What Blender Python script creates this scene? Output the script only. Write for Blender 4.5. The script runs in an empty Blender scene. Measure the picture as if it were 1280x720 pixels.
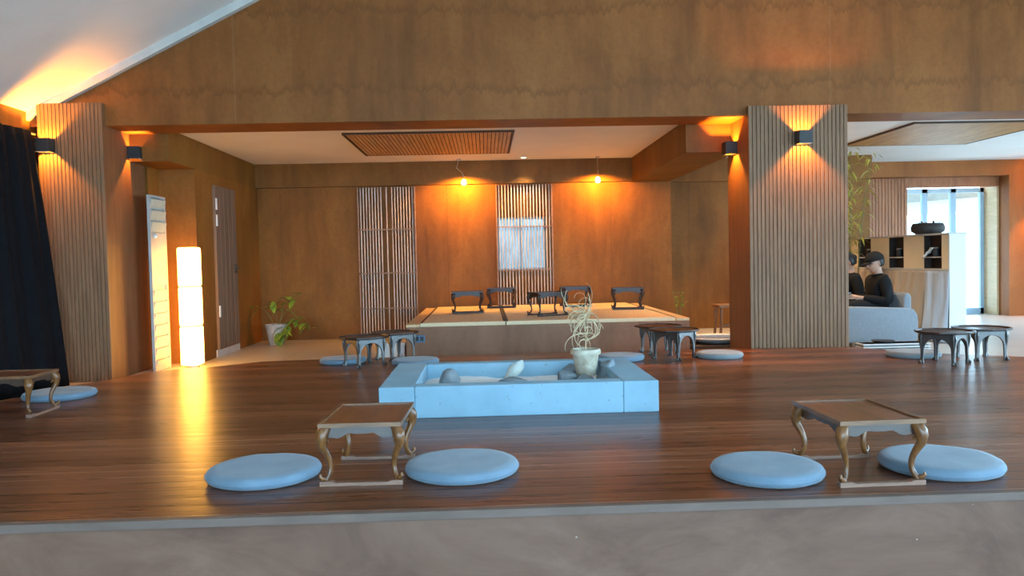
import bpy, bmesh, math, random
from mathutils import Vector, Matrix, Euler
from mathutils import noise as mnoise
R = math.radians
PI = math.pi
rnd = random.Random(7)
S = bpy.context.scene
COL = S.collection
FZ = -0.17          # level of the concrete floor behind the timber stage
CZ = 2.41           # ceiling of the rear rooms

# ------------------------------------------------------------------ helpers
def link(name, me, mat=None, parent=None):
    o = bpy.data.objects.new(name, me)
    COL.objects.link(o)
    if mat is not None:
        me.materials.append(mat)
    if parent is not None:
        o.parent = parent
    return o

def tag(o, label=None, cat=None, group=None, kind=None):
    if label: o['label'] = label
    if cat: o['category'] = cat
    if group: o['group'] = group
    if kind: o['kind'] = kind
    return o

def empty(name, loc, rz=0.0):
    o = bpy.data.objects.new(name, None)
    o.empty_display_size = 0.05
    o.location = loc
    o.rotation_euler = (0, 0, rz)
    COL.objects.link(o)
    return o

def copy_tree(o, parent=None):
    c = o.copy()
    COL.objects.link(c)
    if parent is not None:
        c.parent = parent
    for ch in [x for x in bpy.data.objects if x.parent == o]:
        copy_tree(ch, c)
    return c

class MB:
    def __init__(self):
        self.bm = bmesh.new()
    def _new(self, fn):
        b = bmesh.new(); fn(b)
        me = bpy.data.meshes.new('tmp'); b.to_mesh(me); b.free()
        self.bm.from_mesh(me); bpy.data.meshes.remove(me)
    def box(self, x0, x1, y0, y1, z0, z1, bev=0.0, seg=2, M=None):
        def fn(b):
            bmesh.ops.create_cube(b, size=1.0)
            for v in b.verts:
                v.co = Vector(((x0+x1)/2+v.co.x*(x1-x0), (y0+y1)/2+v.co.y*(y1-y0), (z0+z1)/2+v.co.z*(z1-z0)))
            if bev > 0:
                bmesh.ops.bevel(b, geom=list(b.edges), offset=bev, segments=seg, profile=0.5, affect='EDGES')
            if M is not None: b.transform(M)
        self._new(fn); return self
    def prism(self, pts, h0, h1, axis='z', M=None, bev=0.0):
        def fn(b):
            def P(p, h):
                if axis == 'z': return (p[0], p[1], h)
                if axis == 'y': return (p[0], h, p[1])
                return (h, p[0], p[1])
            lo = [b.verts.new(P(p, h0)) for p in pts]
            hi = [b.verts.new(P(p, h1)) for p in pts]
            b.faces.new(lo); b.faces.new(hi)
            n = len(pts)
            for i in range(n):
                b.faces.new((lo[i], lo[(i+1) % n], hi[(i+1) % n], hi[i]))
            bmesh.ops.recalc_face_normals(b, faces=b.faces)
            if bev > 0:
                es = [e for e in b.edges if len(e.link_faces) == 2 and e.calc_face_angle(0) > R(50)]
                bmesh.ops.bevel(b, geom=es, offset=bev, segments=2, profile=0.5, affect='EDGES')
            if M is not None: b.transform(M)
        self._new(fn); return self
    def lathe(self, prof, n=24, M=None, rot=0.0, sy=1.0):
        def fn(b):
            rings = []
            for (r, z) in prof:
                if r < 1e-6:
                    rings.append([b.verts.new((0, 0, z))])
                else:
                    rings.append([b.verts.new((r*math.cos(rot+2*PI*k/n), sy*r*math.sin(rot+2*PI*k/n), z)) for k in range(n)])
            for a, c in zip(rings, rings[1:]):
                for k in range(n):
                    k2 = (k+1) % n
                    if len(a) == 1 and len(c) == 1: continue
                    if len(a) == 1: b.faces.new((a[0], c[k], c[k2]))
                    elif len(c) == 1: b.faces.new((a[k], a[k2], c[0]))
                    else: b.faces.new((a[k], a[k2], c[k2], c[k]))
            bmesh.ops.recalc_face_normals(b, faces=b.faces)
            if M is not None: b.transform(M)
        self._new(fn); return self
    def tube(self, pts, rad, n=8, flat=1.0, M=None, up=Vector((0, 0, 1))):
        pts = [Vector(p) for p in pts]
        if not hasattr(rad, '__len__'): rad = [rad]*len(pts)
        def fn(b):
            rings = []
            side = None
            for i, p in enumerate(pts):
                t = (pts[min(i+1, len(pts)-1)]-pts[max(i-1, 0)]).normalized()
                if side is None:
                    a = up if abs(t.dot(up)) < 0.9 else Vector((1, 0, 0))
                    side = t.cross(a).normalized()
                side = (side - t*side.dot(t)).normalized()
                nn = t.cross(side)
                rings.append([b.verts.new(p + side*rad[i]*flat*math.cos(2*PI*k/n) + nn*rad[i]*math.sin(2*PI*k/n)) for k in range(n)])
            for a, c in zip(rings, rings[1:]):
                for k in range(n):
                    b.faces.new((a[k], a[(k+1) % n], c[(k+1) % n], c[k]))
            b.faces.new(rings[0]); b.faces.new(rings[-1])
            bmesh.ops.recalc_face_normals(b, faces=b.faces)
            if M is not None: b.transform(M)
        self._new(fn); return self
    def ball(self, c, r, sc=(1, 1, 1), u=20, v=12):
        def fn(b):
            bmesh.ops.create_uvsphere(b, u_segments=u, v_segments=v, radius=r)
            for q in b.verts:
                q.co = Vector((c[0]+q.co.x*sc[0], c[1]+q.co.y*sc[1], c[2]+q.co.z*sc[2]))
        self._new(fn); return self
    def grid(self, fn2, nu, nv):
        vs = [[self.bm.verts.new(fn2(i/nu, j/nv)) for j in range(nv+1)] for i in range(nu+1)]
        for i in range(nu):
            for j in range(nv):
                self.bm.faces.new((vs[i][j], vs[i+1][j], vs[i+1][j+1], vs[i][j+1]))
        return self
    def quad(self, a, b, c, d):
        self.bm.faces.new([self.bm.verts.new(p) for p in (a, b, c, d)]); return self
    def transform(self, M):
        self.bm.transform(M); return self
    def build(self, name, mat, parent=None, smooth=False, angle=40):
        me = bpy.data.meshes.new(name)
        if smooth:
            for f in self.bm.faces: f.smooth = True
            for e in self.bm.edges:
                if len(e.link_faces) == 2 and e.calc_face_angle(0) > R(angle):
                    e.smooth = False
        self.bm.to_mesh(me); self.bm.free()
        return link(name, me, mat, parent)

def struct(name, mb, mat, smooth=False):
    o = mb.build(name, mat, None, smooth)
    o['kind'] = 'structure'
    return o

# ------------------------------------------------------------------ materials
class NT:
    def __init__(self, m):
        self.nt = m.node_tree; self.n = self.nt.nodes; self.l = self.nt.links
    def new(self, t, **kw):
        x = self.n.new(t)
        for k, v in kw.items(): setattr(x, k, v)
        return x
    def math(self, op, a, b=None):
        x = self.new('ShaderNodeMath', operation=op)
        for i, v in enumerate((a, b)):
            if v is None: continue
            if isinstance(v, (int, float)): x.inputs[i].default_value = v
            else: self.l.new(v, x.inputs[i])
        return x.outputs[0]
    def mapping(self, scale, rot=(0, 0, 0)):
        tc = self.new('ShaderNodeTexCoord'); mp = self.new('ShaderNodeMapping')
        mp.inputs['Scale'].default_value = scale; mp.inputs['Rotation'].default_value = rot
        self.l.new(tc.outputs['Object'], mp.inputs['Vector'])
        return mp.outputs[0]
    def noise(self, vec, scale, detail=4, rough=0.55, dist=0.0):
        x = self.new('ShaderNodeTexNoise')
        x.inputs['Scale'].default_value = scale; x.inputs['Detail'].default_value = detail
        x.inputs['Roughness'].default_value = rough; x.inputs['Distortion'].default_value = dist
        self.l.new(vec, x.inputs['Vector']); return x.outputs['Fac']
    def ramp(self, fac, stops):
        x = self.new('ShaderNodeValToRGB')
        el = x.color_ramp.elements
        while len(el) < len(stops): el.new(0.5)
        for e, (p, c) in zip(el, stops):
            e.position = p; e.color = (*c, 1) if len(c) == 3 else c
        self.l.new(fac, x.inputs[0]); return x.outputs[0]
    def mix(self, fac, a, b, mode='MIX'):
        x = self.new('ShaderNodeMix', data_type='RGBA', blend_type=mode)
        for s, v in ((x.inputs[0], fac), (x.inputs[6], a), (x.inputs[7], b)):
            if isinstance(v, (int, float)): s.default_value = v
            elif isinstance(v, tuple): s.default_value = (*v, 1)
            else: self.l.new(v, s)
        return x.outputs[2]
    def bump(self, h, strength, dist=0.01, normal=None):
        x = self.new('ShaderNodeBump')
        x.inputs['Strength'].default_value = strength; x.inputs['Distance'].default_value = dist
        self.l.new(h, x.inputs['Height'])
        if normal is not None: self.l.new(normal, x.inputs['Normal'])
        return x.outputs[0]

def base_mat(name, rough=0.5, spec=0.5, metal=0.0, coat=0.0, coat_rough=0.1, sheen=0.0):
    m = bpy.data.materials.new(name); m.use_nodes = True
    b = m.node_tree.nodes['Principled BSDF']
    b.inputs['Roughness'].default_value = rough
    b.inputs['Specular IOR Level'].default_value = spec
    b.inputs['Metallic'].default_value = metal
    b.inputs['Coat Weight'].default_value = coat
    b.inputs['Coat Roughness'].default_value = coat_rough
    b.inputs['Sheen Weight'].default_value = sheen
    return m, b, NT(m)

def plain(name, c1, c2=None, scale=6.0, mscale=(1, 1, 1), rough=0.5, bump=0.0, bscale=60.0, lo=0.35, hi=0.65, detail=4, dist=0.0, **kw):
    m, b, t = base_mat(name, rough, **kw)
    if c2 is None: c2 = tuple(c*0.82 for c in c1)
    vec = t.mapping(mscale)
    f = t.noise(vec, scale, detail, 0.6, dist)
    t.l.new(t.ramp(f, [(lo, c2), (hi, c1)]), b.inputs['Base Color'])
    if bump > 0:
        t.l.new(t.bump(t.noise(vec, bscale, 3), bump, 0.004), b.inputs['Normal'])
    return m

def wood(name, c1, c2, axis='x', scale=9.0, stretch=0.08, rough=0.4, bump=0.05, **kw):
    m, b, t = base_mat(name, rough, **kw)
    s = {'x': (stretch, 1, 1), 'y': (1, stretch, 1), 'z': (1, 1, stretch)}[axis]
    vec = t.mapping(s)
    f = t.noise(vec, scale*3, 5, 0.65, 0.6)
    g = t.noise(vec, scale*14, 3, 0.6)
    k = t.math('ADD', t.math('MULTIPLY', f, 0.7), t.math('MULTIPLY', g, 0.3))
    t.l.new(t.ramp(k, [(0.36, c2), (0.62, c1)]), b.inputs['Base Color'])
    if bump > 0: t.l.new(t.bump(g, bump, 0.003), b.inputs['Normal'])
    return m

def stained_plaster(name, c1, c2, c3, zs=0.5, rough=0.55, joint=None):
    """brown stained board: cloudy blotches, faint vertical trowel streaks and board joints"""
    m, b, t = base_mat(name, rough, spec=0.22)
    v1 = t.mapping((1, 1, zs))
    big = t.noise(v1, 1.7, 6, 0.62, 0.5)
    v2 = t.mapping((3.2, 3.2, 0.35))
    st = t.noise(v2, 2.4, 5, 0.6, 0.2)
    fine = t.noise(t.mapping((1, 1, 1)), 26, 4, 0.6)
    c = t.ramp(big, [(0.30, c2), (0.55, c1), (0.72, c3)])
    c = t.mix(t.math('MULTIPLY', t.ramp(st, [(0.40, (0, 0, 0)), (0.68, (1, 1, 1))]), 0.45), c, c3)
    c = t.mix(t.math('MULTIPLY', t.ramp(fine, [(0.35, (1, 1, 1)), (0.6, (0, 0, 0))]), 0.22), c, c2)
    if joint:
        tc = t.new('ShaderNodeTexCoord'); sp = t.new('ShaderNodeSeparateXYZ'); t.l.new(tc.outputs['Object'], sp.inputs[0])
        wob = t.math('MULTIPLY', t.math('SUBTRACT', fine, 0.5), 0.03)
        fr = t.math('FRACT', t.math('DIVIDE', t.math('ADD', t.math('ADD', sp.outputs[0], joint[1]), wob), joint[0]))
        ln = t.math('LESS_THAN', fr, joint[2]/joint[0])
        c = t.mix(t.math('MULTIPLY', ln, joint[3]), c, joint[4])
        if len(joint) > 5:      # ragged trowel lap lines at fixed heights
            rag = t.math('MULTIPLY', t.math('SUBTRACT', t.noise(t.mapping((1, 1, 0.02)), 7, 6, 0.75), 0.5), 0.55)
            fz = t.math('FRACT', t.math('DIVIDE', t.math('ADD', t.math('ADD', sp.outputs[2], joint[6]), rag), joint[5]))
            up = t.ramp(fz, [(0.0, (1, 1, 1)), (0.10, (0, 0, 0))])
            c = t.mix(t.math('MULTIPLY', up, 0.6), c, c2)
    t.l.new(c, b.inputs['Base Color'])
    t.l.new(t.bump(fine, 0.12, 0.004), b.inputs['Normal'])
    return m

def emit(name, c, strength):
    m = bpy.data.materials.new(name); m.use_nodes = True
    t = NT(m); t.n.clear()
    e = t.new('ShaderNodeEmission'); o = t.new('ShaderNodeOutputMaterial')
    e.inputs[0].default_value = (*c, 1); e.inputs[1].default_value = strength
    t.l.new(e.outputs[0], o.inputs[0]); return m

def frosted(name, c, strength):
    m = bpy.data.materials.new(name); m.use_nodes = True
    t = NT(m); t.n.clear()
    e = t.new('ShaderNodeEmission'); tr_ = t.new('ShaderNodeBsdfTransparent'); a = t.new('ShaderNodeAddShader'); o = t.new('ShaderNodeOutputMaterial')
    tr_.inputs[0].default_value = (0.8, 0.78, 0.74, 1)
    e.inputs[0].default_value = (*c, 1); e.inputs[1].default_value = strength
    t.l.new(e.outputs[0], a.inputs[0]); t.l.new(tr_.outputs[0], a.inputs[1]); t.l.new(a.outputs[0], o.inputs[0]); return m

def deck_mat():
    m, b, t = base_mat('stage_boards', 0.27, spec=0.5)
    tc = t.new('ShaderNodeTexCoord'); sp = t.new('ShaderNodeSeparateXYZ'); t.l.new(tc.outputs['Object'], sp.inputs[0])
    PW = 0.118
    row = t.math('DIVIDE', sp.outputs[1], PW)
    idx = t.math('FLOOR', row); fr = t.math('FRACT', row)
    wn = t.new('ShaderNodeTexWhiteNoise', noise_dimensions='1D'); t.l.new(idx, wn.inputs['W'])
    cb = t.new('ShaderNodeCombineXYZ')
    t.l.new(t.math('ADD', t.math('MULTIPLY', sp.outputs[0], 0.35), t.math('MULTIPLY', wn.outputs[0], 37)), cb.inputs[0])
    t.l.new(t.math('MULTIPLY', sp.outputs[1], 9), cb.inputs[1])
    g = t.noise(cb.outputs[0], 5.5, 6, 0.65, 0.4)
    c = t.ramp(g, [(0.32, (0.080, 0.027, 0.013)), (0.52, (0.180, 0.065, 0.030)), (0.70, (0.300, 0.120, 0.056))])
    hv = t.math('ADD', t.math('MULTIPLY', wn.outputs[0], 0.75), 0.60)
    hs = t.new('ShaderNodeHueSaturation'); t.l.new(hv, hs.inputs['Value']); t.l.new(c, hs.inputs['Color'])
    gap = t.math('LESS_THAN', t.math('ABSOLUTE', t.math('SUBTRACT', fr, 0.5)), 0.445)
    gap_glint = t.ramp(t.math('MULTIPLY', t.math('GREATER_THAN', wn.outputs[0], 0.5), g), [(0.32, (0.02, 0.009, 0.006)), (0.5, (0.42, 0.22, 0.14))])  # light glints on board edges, painted into some of the gap lines
    c = t.mix(gap, gap_glint, hs.outputs[0])
    t.l.new(c, b.inputs['Base Color'])
    # each board is slightly cupped, so its reflections smear towards the viewer
    cup = t.math('POWER', t.math('MULTIPLY', t.math('ABSOLUTE', t.math('SUBTRACT', fr, 0.5)), 2.0), 2.0)
    h = t.math('ADD', t.math('MULTIPLY', cup, -0.35), t.math('MULTIPLY', g, 0.25))
    h = t.math('ADD', h, t.math('MULTIPLY', gap, 0.9))
    t.l.new(t.bump(h, 0.16, 0.006), b.inputs['Normal'])
    r = t.math('ADD', t.math('MULTIPLY', g, 0.22), 0.19)
    t.l.new(r, b.inputs['Roughness'])
    return m

def tile_mat():
    m, b, t = base_mat('pale_floor_tile', 0.32, spec=0.45)
    br = t.new('ShaderNodeTexBrick'); br.offset = 0.0
    br.inputs['Scale'].default_value = 1.0
    br.inputs['Brick Width'].default_value = 1.2; br.inputs['Row Height'].default_value = 0.6
    br.inputs['Mortar Size'].default_value = 0.006
    br.inputs['Color1'].default_value = (0.56, 0.51, 0.46, 1); br.inputs['Color2'].default_value = (0.50, 0.46, 0.41, 1)
    br.inputs['Mortar'].default_value = (0.30, 0.28, 0.26, 1)
    t.l.new(t.mapping((1, 1, 1)), br.inputs['Vector'])
    f = t.noise(t.mapping((1, 1, 1)), 3.0, 5)
    c = t.mix(t.math('MULTIPLY', f, 0.4), br.outputs['Color'], (0.44, 0.41, 0.38))
    t.l.new(c, b.inputs['Base Color'])
    return m

def riser_mat():
    m, b, t = base_mat('brushed_riser_render', 0.5, spec=0.4)
    v = t.mapping((0.6, 1, 1.3))
    big = t.noise(v, 2.3, 6, 0.65, 0.8)
    fine = t.noise(t.mapping((0.25, 1, 1)), 40, 4)
    c = t.ramp(big, [(0.34, (0.098, 0.044, 0.026)), (0.5, (0.160, 0.080, 0.051)), (0.66, (0.208, 0.113, 0.076))])
    c = t.mix(t.math('MULTIPLY', fine, 0.25), c, (0.14, 0.09, 0.066))
    spots = t.noise(t.mapping((1, 1, 1)), 30, 2, 0.5)
    c = t.mix(t.math('MULTIPLY', t.math('GREATER_THAN', spots, 0.79), 0.7), c, (0.6, 0.6, 0.56))
    t.l.new(c, b.inputs['Base Color'])
    t.l.new(t.bump(fine, 0.06, 0.003), b.inputs['Normal'])
    return m

def concrete_pitted():
    m, b, t = base_mat('pale_blue_concrete', 0.75, spec=0.3)
    v = t.mapping((1, 1, 1))
    f = t.noise(v, 4, 6, 0.6); sp = t.noise(v, 34, 2, 0.5)
    c = t.ramp(f, [(0.32, (0.235, 0.41, 0.53)), (0.65, (0.29, 0.49, 0.63))])
    pit = t.math('GREATER_THAN', sp, 0.715)
    c = t.mix(t.math('MULTIPLY', pit, 0.55), c, (0.20, 0.25, 0.29))
    t.l.new(c, b.inputs['Base Color'])
    t.l.new(t.bump(t.math('MULTIPLY', pit, -1.0), 0.3, 0.004), b.inputs['Normal'])
    return m

def glass(name, tint=(1, 1, 1)):
    m, b, t = base_mat(name, 0.02, spec=0.5)
    b.inputs['Base Color'].default_value = (*tint, 1)
    b.inputs['Transmission Weight'].default_value = 1.0
    b.inputs['IOR'].default_value = 1.02
    return m

BR1, BR2, BR3 = (0.228, 0.088, 0.014), (0.132, 0.049, 0.009), (0.298, 0.124, 0.023)
M = {}
M['wall'] = stained_plaster('stained_brown_board', BR1, BR2, BR3, joint=(1.22, 0.55, 0.012, 0.35, (0.075, 0.036, 0.018)))
M['gable'] = stained_plaster('stained_brown_gable', (0.245, 0.084, 0.018), (0.142, 0.048, 0.011), (0.302, 0.114, 0.028),
                             joint=(6.0, 2.45, 0.016, 0.22, (0.30, 0.17, 0.09), 0.78, 0.47))
M['redbeam'] = stained_plaster('red_brown_stained_beam', (0.34, 0.118, 0.032), (0.25, 0.085, 0.024), (0.40, 0.150, 0.045))
M['beam'] = stained_plaster('stained_brown_beam', (0.190, 0.080, 0.013), (0.115, 0.047, 0.008), (0.24, 0.108, 0.020))
M['white'] = plain('white_ceiling_paint', (0.80, 0.78, 0.75), (0.76, 0.74, 0.71), 2.0, rough=0.9, spec=0.2)
M['whitetrim'] = plain('white_trim_paint', (0.62, 0.61, 0.58), (0.54, 0.53, 0.50), 5.0, rough=0.6)
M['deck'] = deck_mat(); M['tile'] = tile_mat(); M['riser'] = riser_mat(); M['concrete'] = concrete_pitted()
M['nosing'] = plain('pale_metal_edge', (0.175, 0.125, 0.105), (0.135, 0.095, 0.078), 8, (0.3, 1, 1), rough=0.5, spec=0.3)
M['slat'] = wood('grey_brown_slat', (0.245, 0.133, 0.068), (0.165, 0.086, 0.044), 'z', 7, 0.10, rough=0.55, spec=0.35)
M['slatgap'] = plain('slat_backing_dark', (0.055, 0.035, 0.022), rough=0.8)
M['pillarside'] = wood('brown_pillar_side', (0.23, 0.10, 0.040), (0.155, 0.066, 0.027), 'z', 4, 0.10, rough=0.55, spec=0.35)
M['screen'] = wood('weathered_screen_slat', (0.74, 0.66, 0.60), (0.36, 0.25, 0.19), 'z', 9, 0.06, rough=0.5)
M['railing'] = wood('brown_screen_rail', (0.36, 0.21, 0.13), (0.22, 0.12, 0.07), 'x', 9, 0.06, rough=0.5)
M['ceilslat'] = wood('amber_ceiling_slat', (0.58, 0.33, 0.12), (0.36, 0.18, 0.06), 'y', 7, 0.08, rough=0.5)
M['ceilback'] = plain('ceiling_panel_backing', (0.10, 0.05, 0.02), rough=0.8)
M['panelframe'] = wood('dark_ceiling_frame', (0.09, 0.04, 0.018), (0.05, 0.025, 0.012), 'x', 8, 0.1, rough=0.45)
M['redslat'] = wood('red_brown_wall_slat', (0.42, 0.155, 0.055), (0.28, 0.098, 0.034), 'z', 7, 0.08, rough=0.5)
M['black'] = plain('black_powder_coat', (0.028, 0.029, 0.032), (0.02, 0.02, 0.022), 30, rough=0.5)
M['curtain'] = plain('navy_black_cloth', (0.0065, 0.0068, 0.0085), (0.004, 0.0045, 0.006), 20, rough=0.9, bump=0.1, spec=0.12)
M['top'] = wood('lacquered_table_top', (0.260, 0.080, 0.026), (0.095, 0.030, 0.013), 'y', 8, 0.07, rough=0.30, bump=0.02, coat=0.2, coat_rough=0.12)
M['rim'] = wood('worn_table_rim', (0.26, 0.13, 0.06), (0.12, 0.055, 0.028), 'x', 8, 0.1, rough=0.36, coat=0.2, coat_rough=0.15)
M['runner'] = wood('pale_sheen_runner', (0.34, 0.20, 0.14), (0.20, 0.11, 0.078), 'x', 8, 0.1, rough=0.45, coat=0.1)  # reflected sheen painted in as a paler wood tone
M['apron'] = wood('dark_lacquer_apron', (0.085, 0.050, 0.036), (0.045, 0.028, 0.020), 'x', 8, 0.1, rough=0.32, coat=0.9, coat_rough=0.16, bump=0.02)
M['amber'] = wood('amber_lacquer_leg', (0.27, 0.110, 0.030), (0.085, 0.032, 0.013), 'z', 7, 0.35, rough=0.32, spec=0.4, coat=0.25, coat_rough=0.12, bump=0.02)
M['darklegs'] = wood('dark_lacquer', (0.055, 0.024, 0.016), (0.025, 0.012, 0.009), 'z', 8, 0.1, rough=0.45, coat=0.25, coat_rough=0.2, bump=0.02, spec=0.35)
M['arch'] = wood('brown_lacquer_leg', (0.075, 0.062, 0.055), (0.040, 0.034, 0.030), 'z', 8, 0.1, rough=0.32, coat=1.0, coat_rough=0.25, bump=0.02)
M['cushion'] = plain('blue_grey_felt', (0.165, 0.255, 0.345), (0.135, 0.215, 0.295), 7, rough=0.9, bump=0.25, bscale=160, sheen=0.25)
M['cushion2'] = plain('grey_green_felt', (0.21, 0.255, 0.275), (0.17, 0.21, 0.23), 7, rough=0.9, bump=0.25, bscale=160, sheen=0.25)
M['tatami'] = plain('straw_tatami', (0.76, 0.60, 0.38), (0.68, 0.53, 0.33), 60, (1, 0.06, 1), rough=0.75, bump=0.2, bscale=200)
M['edging'] = wood('pale_platform_edging', (0.70, 0.50, 0.28), (0.58, 0.40, 0.21), 'y', 8, 0.1, rough=0.5)
M['platform'] = stained_plaster('brown_platform_render', (0.25, 0.128, 0.076), (0.175, 0.088, 0.052), (0.31, 0.165, 0.10))
M['sand'] = plain('white_sand', (0.90, 0.90, 0.89), (0.82, 0.83, 0.84), 22, rough=0.95, bump=0.5, bscale=120)
M['rock'] = plain('blue_grey_stone', (0.245, 0.295, 0.330), (0.135, 0.170, 0.200), 9, rough=0.8, bump=0.6, bscale=26, detail=6)
M['palerock'] = plain('pale_stone', (0.55, 0.60, 0.56), (0.36, 0.42, 0.42), 9, rough=0.8, bump=0.6, bscale=26, detail=6)
M['clay'] = plain('lime_washed_clay', (0.60, 0.56, 0.46), (0.36, 0.31, 0.22), 12, rough=0.85, bump=0.4, bscale=30, detail=6)
M['soil'] = plain('dark_soil', (0.05, 0.035, 0.025), rough=0.95, bump=0.5)
M['dry'] = plain('dry_pale_twig', (0.64, 0.51, 0.32), (0.46, 0.36, 0.22), 20, rough=0.8)
M['greypot'] = plain('pale_grey_pot', (0.46, 0.47, 0.46), (0.36, 0.37, 0.37), 10, rough=0.7, bump=0.2)
M['leaf'] = plain('green_leaf', (0.30, 0.40, 0.04), (0.11, 0.22, 0.035), 14, rough=0.45)
M['bamboo'] = plain('yellow_green_bamboo_leaf', (0.72, 0.58, 0.10), (0.42, 0.38, 0.08), 9, rough=0.5)
M['stem'] = plain('olive_stem', (0.20, 0.19, 0.06), rough=0.6)
M['shade'] = emit('glowing_paper_shade', (1.0, 0.46, 0.08), 9.0)
M['bulb'] = frosted('frosted_glowing_bulb', (1.0, 0.78, 0.45), 1.5)
M['downlight'] = emit('glowing_downlight', (1.0, 0.80, 0.55), 9.0)
M['steel'] = plain('brushed_steel', (0.55, 0.55, 0.55), rough=0.3, metal=1.0)
M['whiteplastic'] = plain('white_plastic', (0.74, 0.75, 0.74), (0.70, 0.71, 0.70), 4, rough=0.4)
M['louver'] = plain('white_painted_slat', (0.42, 0.43, 0.42), (0.36, 0.37, 0.36), 6, rough=0.45)
M['glassslat'] = plain('greenish_glass_slat', (0.42, 0.50, 0.47), (0.36, 0.44, 0.41), 6, rough=0.1)
M['cream'] = plain('cream_laminate', (0.86, 0.72, 0.48), (0.82, 0.68, 0.45), 4, rough=0.5)
M['creamend'] = plain('white_laminate', (0.70, 0.74, 0.74), (0.66, 0.70, 0.70), 4, rough=0.45)
M['cubby'] = plain('dark_brown_laminate', (0.028, 0.018, 0.014), rough=0.6)
M['drape'] = plain('taupe_cloth', (0.50, 0.42, 0.33), (0.42, 0.35, 0.27), 8, (1, 1, 0.2), rough=0.8)
M['drapelight'] = plain('silver_grey_cloth', (0.56, 0.64, 0.74), (0.47, 0.54, 0.64), 8, (1, 1, 0.2), rough=0.6)
M['sofa'] = plain('grey_upholstery', (0.23, 0.245, 0.27), (0.20, 0.215, 0.235), 30, rough=0.9, bump=0.2, bscale=200, sheen=0.2)
M['legwood'] = wood('sofa_leg_wood', (0.30, 0.17, 0.08), (0.2, 0.11, 0.05), 'z', 8, 0.1)
M['skin'] = plain('skin', (0.52, 0.29, 0.20), (0.46, 0.25, 0.17), 12, rough=0.5)
M['hair'] = plain('black_hair', (0.012, 0.010, 0.010), rough=0.45, bump=0.3, bscale=90)
M['jacket'] = plain('black_jacket_cloth', (0.008, 0.008, 0.009), (0.005, 0.005, 0.006), 14, spec=0.2, rough=0.75, bump=0.3, bscale=20)
M['trousers'] = plain('dark_trouser_cloth', (0.014, 0.013, 0.013), rough=0.85, spec=0.2)
M['camo'] = plain('camouflage_cloth', (0.30, 0.34, 0.10), (0.035, 0.045, 0.03), 22, rough=0.85, lo=0.48, hi=0.52, detail=1)
M['lime'] = plain('lime_trim', (0.34, 0.40, 0.10), rough=0.7)
M['shoe'] = plain('black_shoe', (0.02, 0.02, 0.02), rough=0.4)
M['phone'] = plain('dark_phone', (0.02, 0.02, 0.025), rough=0.2)
M['bluesocket'] = plain('blue_socket_plate', (0.10, 0.20, 0.32), (0.07, 0.15, 0.26), 9, rough=0.3)
M['frame'] = plain('glare_blue_aluminium', (0.40, 0.58, 0.72), (0.36, 0.53, 0.67), 5, rough=0.4)  # bluish metal, colour lightened to carry the daylight glare
M['glass'] = glass('clear_glass')
M['stool'] = wood('brown_stool_wood', (0.26, 0.12, 0.05), (0.16, 0.07, 0.03), 'z', 8, 0.1)
M['water'] = plain('blue_glazed_basin', (0.30, 0.44, 0.72), (0.12, 0.20, 0.42), 40, rough=0.12, detail=3)
M['door'] = wood('brown_plank_door', (0.205, 0.125, 0.080), (0.14, 0.083, 0.052), 'z', 6, 0.08, rough=0.5)
M['basket'] = plain('dark_woven_basket', (0.040, 0.030, 0.026), (0.02, 0.015, 0.013), 60, rough=0.7, bump=0.6, bscale=90)
M['ground'] = plain('pale_paving', (0.66, 0.62, 0.58), (0.55, 0.52, 0.48), 3, rough=0.8)
M['trunk'] = plain('pale_bark', (0.50, 0.40, 0.33), (0.36, 0.29, 0.25), 9, rough=0.8)
M['eave'] = plain('weathered_eave', (0.42, 0.40, 0.34), (0.34, 0.32, 0.27), 5, rough=0.7)
M['fence'] = plain('pale_outdoor_wall', (0.75, 0.62, 0.54), (0.66, 0.54, 0.47), 3, rough=0.8)
M['cleat'] = plain('grey_cloth_tape', (0.3, 0.3, 0.3), rough=0.6)

def lensed(ld, k):
    ld.use_nodes = True
    nt = ld.node_tree; em = nt.nodes['Emission']
    fo_ = nt.nodes.new('ShaderNodeLightFalloff'); fo_.inputs['Strength'].default_value = 1.0; fo_.inputs['Smooth'].default_value = k
    nt.links.new(fo_.outputs['Quadratic'], em.inputs['Strength'])
# ------------------------------------------------------------------ setting
deck_pts = [(-4.40, 3.04), (6.5, 3.04), (6.5, 5.1), (5.2, 6.4), (4.62, 6.86), (4.24, 7.10), (3.95, 7.45), (3.62, 7.84), (2.66, 7.94),
            (2.55, 7.985), (-1.27, 8.0), (-1.66, 7.99), (-2.20, 7.93), (-2.62, 7.60), (-2.92, 7.46), (-3.02, 7.42), (-3.12, 7.22),
            (-3.20, 6.97), (-3.40, 6.60), (-3.55, 5.91), (-4.40, 5.0)]
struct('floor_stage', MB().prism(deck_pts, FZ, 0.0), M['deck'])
struct('trim_stage_edge', MB().box(-4.40, 6.5, 3.005, 3.045, -0.030, 0.003, 0.003), M['nosing'])
struct('wall_stage_front', MB().box(-4.40, 6.5, 3.02, 3.12, -0.45, -0.030), M['riser'])
struct('floor', MB().box(-6.2, 10.2, 3.12, 13.75, FZ-0.1, FZ), M['tile'])
struct('floor_front', MB().box(-6.2, 10.2, -8.2, 3.02, -0.55, -0.45), M['tile'])
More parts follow.
